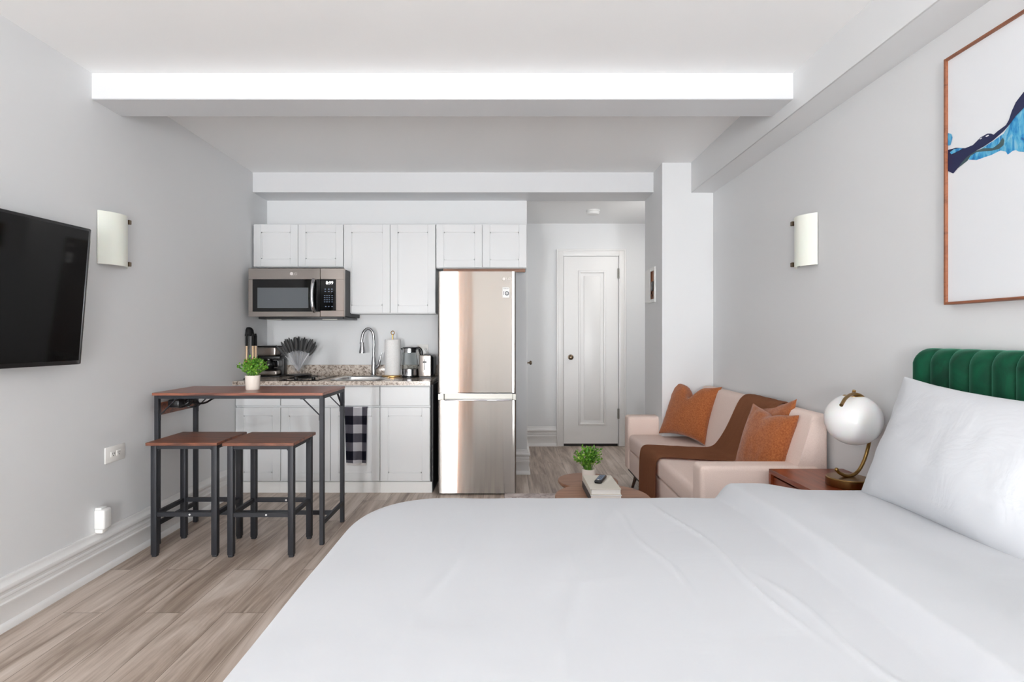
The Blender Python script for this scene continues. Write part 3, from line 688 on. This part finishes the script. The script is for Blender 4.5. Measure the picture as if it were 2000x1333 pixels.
# ------------------------------------------------------------------ bar table and stools
t = thing('bar_table', 'high bar table with rustic brown top and black metal frame', 'bar table', (-1.57, 3.43, 0))
TF, TB, TXL, TXR = 3.212, 3.652, -2.063, -1.069
TZ = .892
b = B(); box(b, TXL, TXR, TF, TB, TZ-.016, TZ, .0015, 1); obj('tabletop', b, 'tabletop', t)
lx = (-2.047, -1.083); ly = (3.240, 3.638); q = .0125
for x in lx:
    for y in ly:
        b = B(); box(b, x-q, x+q, y-q, y+q, .0, TZ-.016, .002, 1); obj('leg', b, 'blackmetal', t)
b = B()
for y in ly: box(b, lx[0]+q, lx[1]-q, y-q, y+q, TZ-.036, TZ-.0165, .001, 1)
for x in lx: box(b, x-q, x+q, ly[0]+q, ly[1]-q, TZ-.036, TZ-.0165, .001, 1)
obj('apron_frame', b, 'blackmetal', t)
b = B(); ym = 3.44
for x in lx: box(b, x-.009, x+.009, ly[0]+q, ly[1]-q, .112, .137, .001, 1)
box(b, lx[0]+.009, lx[1]-.009, ym-.009, ym+.009, .112, .137, .001, 1); obj('stretcher', b, 'blackmetal', t)
for x, s in ((lx[1]-q, -1), (lx[0]+q, 1)):
    for y in ly:
        b = B(); bar(b, (x+s*.10, y, TZ-.036), (x, y, TZ-.135), .012, .004); box(b, x+s*.10-.014, x+s*.10+.014, y-.006, y+.006, TZ-.040, TZ-.035); box(b, x-.004, x+.004, y-.006, y+.006, TZ-.165, TZ-.125); obj('brace', b, 'blackmetal', t)
for x in lx:
    b = B(); bar(b, (x, ly[1]-q-.09, TZ-.036), (x, ly[1]-q, TZ-.125), .012, .004); obj('brace', b, 'blackmetal', t)
b = B(); box(b, lx[0]-.006, lx[0]+.006, ly[0]+q, ly[1]-q, TZ-.135, TZ-.062, .001, 1); obj('side_board', b, 'stoolwood', t)
# coiled cord and adapter strapped beneath
b = B()
for k in range(4): tube(b, [(lx[0]+.075+.006*k+.045*math.cos(a*PI/10), 3.36+.02*k+.02*math.sin(a*PI/10), TZ-.072-.004*k+.026*math.sin(a*PI/10+k)) for a in range(20)], .006, 7, 0, True)
tube(b, bez([(lx[0]+.1, 3.36, TZ-.07), (lx[0]+.17, 3.42, TZ-.085), (lx[0]+.2, 3.5, TZ-.06), (lx[0]+.26, 3.6, TZ-.045)], 8), .006, 8)
box(b, lx[0]+.02, lx[0]+.09, 3.30, 3.37, TZ-.098, TZ-.05, .01, 2)
one('power_cord', 'black coiled power cord tucked under the bar table top at the wall', 'cord', b, 'black', (lx[0]+.08, 3.4, TZ-.07))

def make_stool(label):
    r = thing('bar_stool', label, 'stool', (0, 0, 0), 'bar stools at the high table')
    hx, hy, q = .167, .138, .016
    b = B(); box(b, -.207, .187, -.162, .193, .617, .634, .002, 1); obj('seat', b, 'stoolwood', r, local=True)
    for x in (-hx, hx):
        for y in (-hy, hy):
            b = B(); box(b, x-q, x+q, y-q, y+q, .012, .617, .003, 2); box(b, x-q+.003, x+q-.003, y-q+.003, y+q-.003, 0, .014, .003, 2); obj('leg', b, 'blackmetal', r, local=True)
    b = B()
    for y in (-hy, hy): box(b, -hx+q, hx-q, y-q+.004, y+q-.004, .597, .6168, .001, 1)
    for x in (-hx, hx): box(b, x-q+.004, x+q-.004, -hy+q, hy-q, .597, .6168, .001, 1)
    for x in (-1, 1): 
        for y in (-hy, hy): bar(b, (x*(hx-q-.012), y, .600), (x*(hx-q), y, .586), .01, .003)
    obj('seat_frame', b, 'blackmetal', r, local=True)
    b = B()
    for y in (-hy, hy): box(b, -hx+q, hx-q, y-.010, y+.010, .222, .246, .001, 1)
    for x in (-hx, hx): box(b, x-.010, x+.010, -hy+q, hy-q, .222, .246, .001, 1)
    fr = obj('footrest', b, 'blackmetal', r, local=True)
    b = B()
    for y in (-hy-.010, hy-.010): cap_lathe(b, 0, 0, [(.0055, 0), (.005, .002), (.002, .003)], 10, 0, Matrix.Translation((.03, y, .234)) @ Matrix.Rotation(PI/2, 4, 'X'))
    obj('bolt', b, 'white', fr, local=True)
    return r
s0 = make_stool('bar stool with brown seat nearest the left wall'); s0.location = (-1.785, 3.207, 0)
s1 = copy_tree(s0); s1.location = (-1.359, 3.200, 0); s1['label'] = 'bar stool with brown seat farther from the left wall, by the bed'

# ------------------------------------------------------------------ plants
def plant(label, x, y, z, pr, ph, lw, lh, n, seed, cat='plant'):
    rnd = random.Random(seed)
    t = thing('potted_plant', label, cat, (x, y, z))
    b = B(); lathe(b, x, y, [(0, z), (pr*.86, z), (pr*.9, z+.004), (pr, z+ph), (pr*.93, z+ph), (pr*.9, z+ph*.8), (0, z+ph*.8)], 32); obj('pot', b, 'pot', t)
    b = B(); z0 = z+ph*.8
    for k in range(n):
        a = rnd.uniform(0, 2*PI); e = rnd.random()**.7
        tip = Vector((x+lw*e*math.cos(a), y+lw*e*math.sin(a), z0+(lh*(.45+.55*math.sqrt(max(0, 1-e*e))))*rnd.uniform(.75, 1.05)))
        p0 = Vector((x+pr*.4*e*math.cos(a), y+pr*.4*e*math.sin(a), z0)); mid = (p0+tip)/2+Vector((-.1*lw*math.cos(a), -.1*lw*math.sin(a), lh*.12))
        path = [p0*(1-s)**2+mid*2*s*(1-s)+tip*s*s for s in (0, .35, .7, 1)]
        tube(b, path, .0009, 4, 0, False, False)
        for j in range(9):
            s = .35+.65*j/8; p = p0*(1-s)**2+mid*2*s*(1-s)+tip*s*s
            d_ = Vector((rnd.uniform(-1, 1), rnd.uniform(-1, 1), rnd.uniform(-.2, 1))).normalized(); l = rnd.uniform(.6, 1.15)*lw*.25; w = l*.27
            sd = d_.cross(Vector((rnd.uniform(-1, 1), rnd.uniform(-1, 1), rnd.uniform(-1, 1)))).normalized(); nn = d_.cross(sd)
            a0 = b.verts.new(p); a1 = b.verts.new(p+d_*l*.5+sd*w+nn*w*.3); a2 = b.verts.new(p+d_*l-nn*w*.4); a3 = b.verts.new(p+d_*l*.5-sd*w+nn*w*.3); am = b.verts.new(p+d_*l*.5)
            b.faces.new([a0, a1, am]); b.faces.new([a1, a2, am]); b.faces.new([a2, a3, am]); b.faces.new([a3, a0, am])
    me = obj('foliage', b, 'leaf', t, smooth=False)
    return t
plant('small green potted plant in a cream pot on the bar table', PX(492, 3.40), 3.41, TZ, .044, .088, .095, .125, 58, 3)
plant('small green potted plant in a cream pot on the lower coffee table', PX(1150, 3.2), 3.2, .36, .040, .095, .095, .148, 56, 8)

# ------------------------------------------------------------------ rug and coffee tables
b = B(); box(b, -.02, 1.15, 2.3, 4.262, .0, .010, .003, 1); one('rug', 'pale pinkish patterned rug edge showing behind the bed', 'rug', b, 'rug', (.5, 3.3, 0))
def round_table(label, x, y, z, r):
    t = thing('coffee_table', label, 'coffee table', (x, y, .010), 'nesting coffee tables')
    b = B(); cap_lathe(b, x, y, [(r-.012, z-.026), (r, z-.012), (r, z-.003), (r-.003, z)], 64); obj('tabletop', b, 'walnut', t)
    for k in range(3):
        a = k*2*PI/3+.5; b = B(); tube(b, [(x+r*.78*math.cos(a), y+r*.78*math.sin(a), .010), (x+r*.62*math.cos(a), y+r*.62*math.sin(a), z-.02)], [.010, .016], 12); obj('leg', b, 'walnut', t)
round_table('larger round walnut coffee table carrying the books', .478, 2.765, .42, .237)
round_table('smaller lower round walnut coffee table carrying the plant', .484, 3.31, .36, .178)
def book(label, x, y, z, w, l, h, rot, cover, nm='book'):
    t = thing(nm, label, 'book', (x, y, z)); t.rotation_euler = (0, 0, rot)
    b = B(); box(b, -w/2+.004, w/2-.003, -l/2+.004, l/2-.004, .003, h-.003); obj('pages', b, 'bookpaper', t, local=True)
    b = B(); box(b, -w/2, w/2, -l/2, l/2, 0, .003, .001, 1); box(b, -w/2, w/2, -l/2, l/2, h-.003, h, .001, 1); obj('cover', b, cover, t, local=True)
    b = B(); box(b, -w/2-.002, -w/2+.002, -l/2, l/2, .0, h, .001, 1); obj('spine', b, 'spine' if cover == 'bookwhite' else cover, t, local=True)
book('white book with dark spine, lower of the two on the coffee table', .478, 2.80, .4205, .152, .275, .033, .0, 'bookwhite')
book('beige-covered book on top of the white book', .479, 2.805, .4545, .148, .268, .028, .0, 'bookcover')
rm = thing('remote_control', 'black television remote lying on the beige book', 'remote', (PX(1173, 2.83), 2.83, .4828)); rm.rotation_euler = (0, 0, -.38)
b = B(); box(b, -.019, .019, -.068, .068, 0, .016, .007, 3); obj('shell', b, 'black', rm, local=True)
b = B()
for i in range(3):
    for j in range(5): box(b, -.013+.0095*i, -.006+.0095*i, -.045+.019*j, -.037+.019*j, .0155, .0175, .001, 1)
obj('buttons', b, 'keys', rm, local=True)
b = B(); cap_lathe(b, 0, -.052, [(.006, .0155), (.005, .0175)], 12); obj('power_button', b, 'white', rm, local=True)

# ------------------------------------------------------------------ sofa
SR = math.radians(-.4)
t = thing('sofa', 'pale pink two-seat sofa with low arms against the right wall', 'sofa', (.965, 2.75, 0))
def rbox(x0, x1, y0, y1, z0, z1, r, seg=4): return box(B(), x0, x1, y0, y1, z0, z1, r, seg)
obj('arm', rbox(.965, 1.56, 2.75, 2.89, .135, .573, .026, 5), 'sofa', t)
obj('arm', rbox(.965, 1.56, 4.46, 4.60, .135, .573, .026, 5), 'sofa', t)
obj('seat_base', rbox(.975, 1.52, 2.88, 4.47, .135, .30, .015), 'sofa', t)
obj('seat_cushion', rbox(.967, 1.46, 2.892, 4.458, .298, .432, .035, 5), 'sofa', t)
b = B(); fs = prism_y(b, [(1.38, .28), (1.41, .42), (1.455, .575), (1.525, .80), (1.535, .822), (1.55, .832), (1.59, .832), (1.60, .82), (1.605, .80), (1.605, .16), (1.40, .16)], 2.765, 4.585)
bmesh.ops.bevel(b, geom=[e for f in fs[:2] for e in f.edges], offset=.018, segments=3, profile=.5, affect='EDGES'); obj('backrest', b, 'sofa', t)
b = B(); box(b, .985, 1.56, 2.79, 4.56, .118, .136, .002, 1); obj('frame_rail', b, 'blackmetal', t)
for x, y in ((1.02, 2.83), (1.02, 4.50), (1.55, 2.83), (1.55, 4.50)):
    sy = -1 if y < 3.5 else 1; sx = -1 if x < 1.3 else .3
    b = B(); tube(b, [(x+sx*.02, y-sy*.10+sy*.06, 0), (x, y-sy*.10, .12)], [.010, .016], 10); obj('leg', b, 'sofaleg', t)
t.rotation_euler = (0, 0, SR)
# throw
pts = [(1.612, .60, 3.32), (1.612, .78, 3.32), (1.606, .828, 3.32), (1.585, .846, 3.33), (1.545, .846, 3.34), (1.520, .828, 3.35), (1.500, .78, 3.38), (1.455, .62, 3.45), (1.425, .52, 3.52), (1.40, .468, 3.58), (1.35, .448, 3.64), (1.2, .446, 3.70), (1.03, .446, 3.74), (.985, .442, 3.755), (.962, .425, 3.76), (.952, .39, 3.765), (.948, .30, 3.77), (.946, .10, 3.77)]
sp = bez([(x, c, z) for x, z, c in pts], 5)
b = B(); g = []; nx = 36
for j, p in enumerate(sp):
    row = []; s = j/len(sp)
    for i in range(nx+1):
        u = i/nx-.5; hw = .225+.015*math.sin(s*7)
        w = .0022*math.sin(u*23+s*5)+.0012*math.sin(u*41+3-s*9); w = w if .1 < s else w*.2
        tt = (sp[min(j+1, len(sp)-1)]-sp[max(j-1, 0)]); tt.y = 0; tt.normalize(); nn = Vector((tt.z, 0, -tt.x))
        if nn.x > 0 and s > .5 or nn.z < -.1: nn = -nn
        q_ = Vector((p.x, p.y+u*2*hw, p.z))+nn*abs(w)*1.0
        row.append(b.verts.new(q_))
    g.append(row)
for j in range(len(g)-1):
    for i in range(nx): b.faces.new([g[j][i], g[j][i+1], g[j+1][i+1], g[j+1][i]])
bmesh.ops.solidify(b, geom=b.faces[:], thickness=.006)
o = one('throw_blanket', 'brown knitted throw draped over the back and seat of the sofa', 'throw blanket', b, 'throw', (.965, 2.75, 0)); o.rotation_euler = (0, 0, SR)
# cushions
def cushion_bm(a, c, T, pinch=.10, chop=.0, nu=34, seed=0, flange=0):
    bm = B(); top = {}; bot = {}
    for side, d_ in ((1, top), (-1, bot)):
        for j in range(nu+1):
            for i in range(nu+1):
                u = -1+2*i/nu; v = -1+2*j/nu
                # denser near the edges
                u = math.sin(u*PI/2); v = math.sin(v*PI/2)
                ed = (i in (0, nu) or j in (0, nu))
                if ed and side == -1: d_[i, j] = top[i, j]; continue
                x = a*u*(1-pinch*(1-v*v)*u*u); z = c*v*(1-pinch*(1-u*u)*v*v)
                th = T*((1-u*u)*(1-v*v))**.42*(1-.12*(u*u+v*v)*.5)
                th *= 1+.10*noise.noise(Vector((u*1.7+seed, v*1.7, seed)))
                cz = chop*math.exp(-(u/.22)**2)*max(0, v)**2
                z -= cz; th *= 1-(.75*cz/c if chop else 0)
                wr = .004*noise.noise(Vector((u*6+seed, v*6, side)))
                d_[i, j] = bm.verts.new((x, -side*th+(0 if ed else wr), z))
        for j in range(nu):
            for i in range(nu): bm.faces.new([d_[i, j], d_[i+1, j], d_[i+1, j+1], d_[i, j+1]])
    return bm
def place(o, center, right, up):
    r = Vector(right).normalized(); u = Vector(up); u = (u-r*u.dot(r)).normalized(); n = r.cross(u)  # local x=r, z=u, y = z cross x
    y = u.cross(r); m_ = Matrix((r, y, u)).transposed(); o.rotation_euler = m_.to_euler(); o.location = center
def cushion(label, center, right, up, a, c, T, mname, seed, chop=0, pinch=.1, name='throw_pillow', cat='cushion', group='rust cushions on the sofa'):
    o = tag(obj(name, cushion_bm(a, c, T, pinch, chop, seed=seed), mname, local=True), label, cat, group); place(o, center, right, up); return o
cushion('rust cushion with dented top at the far end of the sofa', (1.385, 4.20, .652), (.2, -.36, -.012), (.143, .09, .41), .228, .222, .085, 'rust', 1, .12, .15)
cushion('rust cushion in front of its twin at the near end of the sofa', (1.425, 3.06, .628), (.14, -1, -.03), (.30, -.06, .95), .205, .20, .075, 'rust', 5, .02, .14)
cushion('rust cushion mostly hidden behind the nearest one on the sofa', (1.485, 3.13, .655), (.12, -.97, .22), (.30, .2, .95), .20, .20, .045, 'rust', 9, 0, .14)

# ------------------------------------------------------------------ nightstand and lamp
t = thing('nightstand', 'reddish brown wooden nightstand between the sofa and the bed', 'nightstand', (1.44, 2.44, 0))
NX0, NX1, NY0, NY1, NZ = 1.262, 1.62, 2.19, 2.665, .583
b = B(); box(b, NX0, NX1, NY0, NY1, NZ-.022, NZ, .002, 1); box(b, NX0, NX1, NY0, NY0+.02, .2, NZ-.022); box(b, NX0, NX1, NY1-.02, NY1, .2, NZ-.022); box(b, NX0, NX1, NY0, NY1, .18, .2); box(b, NX1-.01, NX1, NY0, NY1, .2, NZ-.022); obj('body', b, 'nightwood', t)
b = B(); box(b, NX0+.012, NX0+.03, NY0+.024, NY1-.024, .39, NZ-.034, .001, 1); dr = obj('drawer', b, 'nightwood', t)
b = B(); cap_lathe(b, 0, 0, [(.006, 0), (.006, .014), (.012, .018), (.012, .026)], 16, 0, Matrix.Translation((NX0+.012, 2.43, .47)) @ Matrix.Rotation(-PI/2, 4, 'Y')); obj('knob', b, 'brass', dr)
for x in (NX0+.03, NX1-.03):
    for y in (NY0+.03, NY1-.03):
        b = B(); tube(b, [(x, y, 0), (x, y, .18)], [.012, .018], 10); obj('leg', b, 'nightwood', t)
lxx, lyy = PX(1655, 2.365), 2.365
t = thing('table_lamp', 'brass arc table lamp with white globe on the nightstand', 'lamp', (lxx, lyy, NZ))
b = B(); cap_lathe(b, lxx, lyy, [(.080, NZ), (.082, NZ+.003), (.082, NZ+.034), (.079, NZ+.037)], 48); obj('base', b, 'brass', t)
A = [(1634, 918, 0), (1641, 925, 0), (1657, 930.5, 0), (1675, 922, .01), (1688, 899, .02), (1697, 868, .03), (1703, 835, .07), (1702, 805, .06), (1692, 784, -.015), (1680, 773, -.025), (1665, 770.5, -.04), (1652, 778, -.08), (1643, 792, -.12)]
b = B(); tube(b, bez([P3(x, y, lyy+o_) for x, y, o_ in A], 7), .0072, 12); obj('arc_arm', b, 'brass', t)
b = B(); tube(b, [(PX(1658.5, lyy), lyy, NZ+.036), P3(1658.5, 930, lyy)], .0075, 10); bmesh.ops.create_uvsphere(b, u_segments=12, v_segments=8, radius=.009, matrix=Matrix.Translation(P3(1634, 918, lyy))); obj('stem', b, 'brass', t)
gc = P3(1666.5, 820, lyy)
b = B(); bmesh.ops.create_uvsphere(b, u_segments=48, v_segments=32, radius=.1105, matrix=Matrix.Translation(gc) @ Matrix.Scale(.98, 4, (0, 0, 1))); obj('globe', b, 'globe', t)
b = B(); zg = gc.z+.1075; cap_lathe(b, gc.x, gc.y, [(.040, zg-.012), (.040, zg-.006), (.036, zg-.003)], 32); tube(b, [(gc.x, gc.y, zg-.004), (gc.x-.002, gc.y-.01, zg+.018)], .007, 10); obj('globe_cap', b, 'gold', t)

# ------------------------------------------------------------------ bed
BX0, BX1, BY0, BY1 = -.56, 1.52, .47, 2.15
t = thing('bed', 'bed with green velvet channel-tufted headboard', 'bed', (.5, 1.3, 0))
b = B(); box(b, BX0+.16, 1.52, BY0+.12, BY1-.12, .10, .34, .02, 3); obj('base', b, 'velvet', t)
b = B(); box(b, BX0+.16, 1.515, BY0+.11, BY1-.11, .34, .59, .05, 5); obj('mattress', b, 'pillow', t)
for x in (BX0+.2, 1.4):
    for y in (BY0+.2, BY1-.2): b = B(); tube(b, [(x, y, 0), (x, y, .10)], .025, 12); obj('leg', b, 'sofaleg', t)
# headboard: upholstered channels
HY0, HY1, HZ, HX = .44, 2.105, 1.176, 1.545
seams = [HY1, 2.012]; 
while seams[-1]-.0845 > HY0+.03: seams.append(seams[-1]-.0845)
seams.append(HY0); ys = []
for a_, c_ in zip(seams, seams[1:]):
    for k in range(12): ys.append((a_+(c_-a_)*k/12, k/12, a_, c_))
ys.append((HY0, 0, HY0, HY0))
R = .04; b = B(); g = []
for (y, f, a_, c_) in ys:
    bl = abs(math.sin(PI*f))**.7; wide = abs(c_-a_) > .088
    e = min(HY1-y, y-HY0); drop = R-math.sqrt(max(0, R*R-(R-e)**2)) if e < R else 0; zt = HZ-drop
    rowp = []
    bulge = .024*bl
    inset = .03*(1-min(1, e/.03))**2
    for k in range(9): z = .30+(zt-.35)*k/8; rowp.append((HX-bulge+inset, z))
    for k in range(1, 7):
        a2 = PI/2*k/6; rr = .045; rowp.append((HX-bulge*(1-k/6)+inset+rr*(1-math.cos(a2)), zt-.05+(.05+.0015*bl)*math.sin(a2)))
    rowp.append((1.612, zt-.004)); rowp.append((1.618, zt-.02)); rowp.append((1.618, .30))
    g.append([b.verts.new((x, y, z)) for x, z in rowp])
for p_, q_ in zip(g, g[1:]):
    for k in range(len(p_)): b.faces.new([p_[k], p_[(k+1) % len(p_)], q_[(k+1) % len(p_)], q_[k]])
b.faces.new(g[0]); b.faces.new(g[-1]); obj('headboard', b, 'velvet', t)
# duvet
def sst(a, b_, x):
    x = min(1, max(0, (x-a)/(b_-a))); return x*x*(3-2*x)
def creases(x, y):
    h = 0
    for (ax, ay, bx, by, amp, w) in ((.52, 1.95, .60, 1.05, .003, .009), (.36, 1.9, .42, 1.2, .002, .010), (.60, 1.35, .70, .75, .0025, .012), (.2, 1.6, .1, .9, .002, .02), (-.1, 1.7, -.2, 1.0, .002, .02), (.35, 1.9, .25, 1.5, .0015, .02)):
        d = Vector((bx-ax, by-ay)); l = d.length; d /= l; r = Vector((x-ax, y-ay)); s = r.dot(d)/l; o_ = r.x*d.y-r.y*d.x
        o_ += .012*math.sin(s*9+ax*20)
        if -.1 < s < 1.1: h += 1.5*amp*math.exp(-(o_/(w*.7))**2)*sst(-.1, .2, s)*(1-sst(.8, 1.1, s))
    return h
Rc, rr, TOP = .33, .12, .632
ix0, ix1, iy0, iy1 = BX0+Rc, BX1+.2, BY0+Rc, BY1-Rc
DR = Rc-rr+rr*PI/2+.26
NXg, NYg = 300, 250
b = B(); g = []
for j in range(NYg+1):
    row = []
    for i in range(NXg+1):
        p = (ix0-DR)+(1.49-(ix0-DR))*i/NXg; q_ = (iy0-DR)+(iy1+DR-(iy0-DR))*j/NYg
        nx_, ny_ = max(ix0, p), min(max(q_, iy0), iy1)
        dx, dy = p-nx_, q_-ny_; d = math.hypot(dx, dy); dd = min(d, DR); ux_, uy_ = (dx/d, dy/d) if d > 1e-6 else (0, 0)
        e = dd-(Rc-rr)
        if e <= 0: h, z = dd, 0
        elif e < rr*PI/2: h, z = (Rc-rr)+rr*math.sin(e/rr), -rr*(1-math.cos(e/rr))
        else: h, z = Rc, -rr-(e-rr*PI/2)
        hang = max(0, e-rr)/.3; ang = (nx_*7+ny_*5+math.atan2(uy_, ux_+1e-9)*1.5)
        h += hang*.012*math.sin(ang*2.1)+hang*.01*math.sin(ang*4.7+1)
        X, Y_ = nx_+ux_*h, ny_+uy_*h
        z += TOP+.010*math.exp(-((X-.4)/.9)**2-((Y_-1.3)/.6)**2)-.018*(dd/Rc)**2*(1 if e <= 0 else 1)
        z += .006*noise.noise(Vector((X*1.8, Y_*1.8, 3)))+.003*noise.noise(Vector((X*6, Y_*3, 7)))+creases(X, Y_)
        fold = sst(.765, .825, X+.008*math.sin(Y_*2.2))*.052*(1-.45*sst(.93, 1.12, X)); z += fold*(1 if e <= 0 else max(.3, 1-e/.3)); Y_ += uy_*fold*.3
        row.append(b.verts.new((X, Y_, z)))
    g.append(row)
for j in range(NYg):
    for i in range(NXg):
        try: b.faces.new([g[j][i], g[j][i+1], g[j+1][i+1], g[j+1][i]])
        except ValueError: pass
bmesh.ops.remove_doubles(b, verts=b.verts, dist=1e-5)
one('duvet', 'smooth white duvet folded back near the pillow, covering the bed', 'duvet', b, 'duvet', (.5, 1.3, .6))
cushion('large white pillow leaning against the green headboard', (1.378, 1.655, .845), (0, -1, -.035), (.145, -.01, .41), .375, .23, .095, 'pillow', 21, 0, .10, 'bed_pillow', 'pillow', None)

# ------------------------------------------------------------------ picture on the right wall
PXW = 1.600; py0, py1 = .72, 2.014; pz0, pz1 = 1.336, 2.229
t = thing('framed_painting', 'large framed abstract painting with a blue ribbon on white, above the bed', 'painting', (1.62, 1.37, 1.33))
b = B(); fw = .009
for q_ in ((py0, py0+fw, pz0, pz1), (py1-fw, py1, pz0, pz1), (py0+fw, py1-fw, pz0, pz0+fw), (py0+fw, py1-fw, pz1-fw, pz1)): box(b, 1.590, XR-.001, q_[0], q_[1], q_[2], q_[3], .001, 1)
obj('frame', b, 'framewood', t)
def wp(cx, cy, X):
    px, py = 1840+cx/6.6625, 150+cy/6.6625; Y = X*F/(px-CX); return (X, Y, CH-(py-CY)*Y/F)
b = B(); box(b, 1.600, 1.615, py0+fw, py1-fw, pz0+fw, pz1-fw, 0, 1, 0)
def patch(pts, mi, lift):
    P = [wp(x, y, 1.600-lift) for x, y in pts]; P = [(x, min(max(y, py0+fw+.001), py1-fw-.0015), min(z, pz1-fw)) for x, y, z in P]
    f = b.faces.new([b.verts.new(p) for p in P]); f.material_index = mi
    bmesh.ops.triangulate(b, faces=[f])
patch([(1900, 60), (1400, 150), (1200, 250), (1060, 410), (960, 510), (880, 620), (800, 740), (660, 840), (520, 930), (330, 1060), (350, 1080), (450, 1085), (560, 1045), (640, 1020), (690, 995), (760, 960), (830, 975), (855, 1015), (920, 965), (960, 955), (1000, 975), (1060, 975), (1200, 990), (1500, 900), (1900, 800)], 1, .0006)
patch([(250, 1120), (330, 1040), (440, 965), (540, 930), (660, 930), (740, 870), (790, 790), (810, 830), (800, 890), (740, 940), (640, 965), (560, 970), (450, 980), (370, 1030), (330, 1095), (205, 1190)], 3, .0012)
patch([(60, 960), (180, 925), (300, 930), (400, 890), (500, 790), (590, 740), (640, 740), (670, 755), (720, 710), (830, 630), (870, 560), (905, 450), (960, 330), (1060, 200), (1200, 80), (1400, -40), (1900, -300), (1900, -100), (1400, 130), (1200, 230), (1060, 410), (960, 510), (880, 620), (800, 710), (660, 830), (540, 910), (440, 965), (330, 1040), (250, 1120), (205, 1190), (145, 1260), (60, 1235)], 2, .0018)
patch([(60, 740), (120, 745), (135, 790), (110, 890), (60, 905)], 1, .0022)
patch([(100, 985), (150, 945), (220, 930), (270, 932), (215, 965), (120, 1010)], 1, .0024)
patch([(560, 775), (600, 755), (612, 765), (580, 785)], 0, .0024)
patch([(485, 812), (515, 790), (522, 800), (500, 815)], 0, .0024)
obj('canvas', b, ['canvas', 'cyan', 'navy', 'greenink'], t, smooth=False)

# ------------------------------------------------------------------ wall sconces
def sconce(label, X, s, yc, w=.20, h=.275, zc=1.735):
    """curved frosted glass shade; s = direction into the room"""
    t = thing('wall_sconce', label, 'wall lamp', (X, yc, zc), 'curved glass wall sconces')
    b = B(); box(b, min(X, X+s*.012), max(X, X+s*.010), yc-w/2+.03, yc+w/2-.03, zc-h/2+.02, zc+h/2-.02, .002, 1); obj('back_plate', b, 'white', t)
    b = B(); n = 24; a = []; c = []
    Rr = .105
    th0 = math.asin(w/2/.118); 
    for k in range(n+1):
        u = -1+2*k/n; d_ = .010+.052*(1-u*u)
        a.append((X+s*d_, yc+u*w/2)); c.append((X+s*(d_-.005), yc+u*w/2))
    pr = a+c[::-1]; lo = [b.verts.new((x, y, zc-h/2)) for x, y in pr]; hi = [b.verts.new((x, y, zc+h/2)) for x, y in pr]; k_ = len(pr)
    b.faces.new(lo); b.faces.new(hi)
    for i in range(k_): b.faces.new([lo[i], lo[(i+1) % k_], hi[(i+1) % k_], hi[i]])
    obj('glass_shade', b, 'shade', t)
    for yy in (1,):
        for z_ in (-1, 1):
            b = B(); y_ = yc+yy*(w/2-.010); zz_ = zc+z_*(h/2-.022)
            box(b, min(X, X+s*.046), max(X, X+s*.036), y_-.010, y_+.010, zz_-.012, zz_+.012, .002, 1); obj('clip', b, 'bronze', t)
    return t
sconce('curved frosted glass sconce on the left wall beside the television', XL(2.95), 1, 2.945, .215, .275, 1.733)
sconce('curved frosted glass sconce on the right wall above the sofa', XR, -1, 2.985, .20, .272, 1.733)

# ------------------------------------------------------------------ television
pt = P3(180, 447, 2.60); pb = P3(157, 712, 2.60)
th_ = .637; w_ = 1.12
t = thing('television', 'large black flat television on a tilting mount on the left wall', 'television', (0, 0, 0))
rt = Vector((-.082, -1, 0)).normalized()
upv = (pt-pb).normalized()
# local: x along the width (towards the viewer), z up, y out of the screen back
b = B(); box(b, 0, w_, -.03, 0, 0, th_, .004, 2); box(b, .2, w_-.2, -.05, -.028, .1, th_-.12, .01, 2); obj('housing', b, 'black', t, local=True)
b = B(); box(b, .013, w_-.013, -.001, .0015, .020, th_-.013); obj('screen', b, 'blackgloss', t, local=True)
b = B()
for q_ in ((0.002, .006, .004, th_-.004), ): box(b, q_[0], q_[1], .0, .003, q_[2], q_[3])
obj('edge_trim', b, 'chrome', t, local=True)
b = B(); box(b, w_/2-.1, w_/2+.1, -.066, -.049, th_/2-.1, th_/2+.1, .002, 1); obj('mount', b, 'black', t, local=True)
r_ = rt; u_ = (upv-r_*upv.dot(r_)).normalized(); y_ = u_.cross(r_)
if y_.x > 0: pass
m3 = Matrix((r_, y_, u_)).transposed(); t.rotation_euler = m3.to_euler(); t.location = pb

# ------------------------------------------------------------------ left wall outlet and plug
o = outlet('wall_outlet', 'white double outlet plate on the left wall above the baseboard', None, .150, .086, Matrix.Translation((XL(2.97)+.0005, 2.968, PZ(886, 2.968))) @ Matrix.Rotation(-PI/2, 4, 'Z') @ Matrix.Rotation(PI, 4, 'Z'), [(-.02, 0), (.022, 0)])
t = thing('plug_in_freshener', 'small white plug-in device low on the left wall above the baseboard', 'plug-in device', (XL(2.85), 2.85, .22))
X = XL(2.85)
b = B(); box(b, X, X+.055, 2.815, 2.875, .232, .335, .010, 3); bmesh.ops.scale(b, vec=(1, 1, 1), verts=b.verts); obj('body', b, 'white', t)
b = B(); box(b, X, X+.035, 2.822, 2.868, .330, .345, .006, 2); obj('cap', b, 'white', t)
b = B(); box(b, X, X+.04, 2.825, 2.865, .212, .234, .004, 2); obj('refill', b, 'outlet', t)

# tan curtain added unseen behind the viewpoint, for the stripe reflected on the refrigerator
b = B(); n = 40; g = []
for k in range(n+1):
    u = k/n; x = -1.41+.50*u; y = YR+.09+.025*math.sin(u*2*PI*4)
    g.append((b.verts.new((x, y, .02)), b.verts.new((x, y, 2.40))))
for p_, q_ in zip(g, g[1:]): b.faces.new([p_[0], q_[0], q_[1], p_[1]])
bmesh.ops.solidify(b, geom=b.faces[:], thickness=.004)
one('window_curtain', 'tan curtain added out of view, seen as a stripe on the refrigerator', 'curtain', b, 'curtain', (-.7, YR+.09, 0))
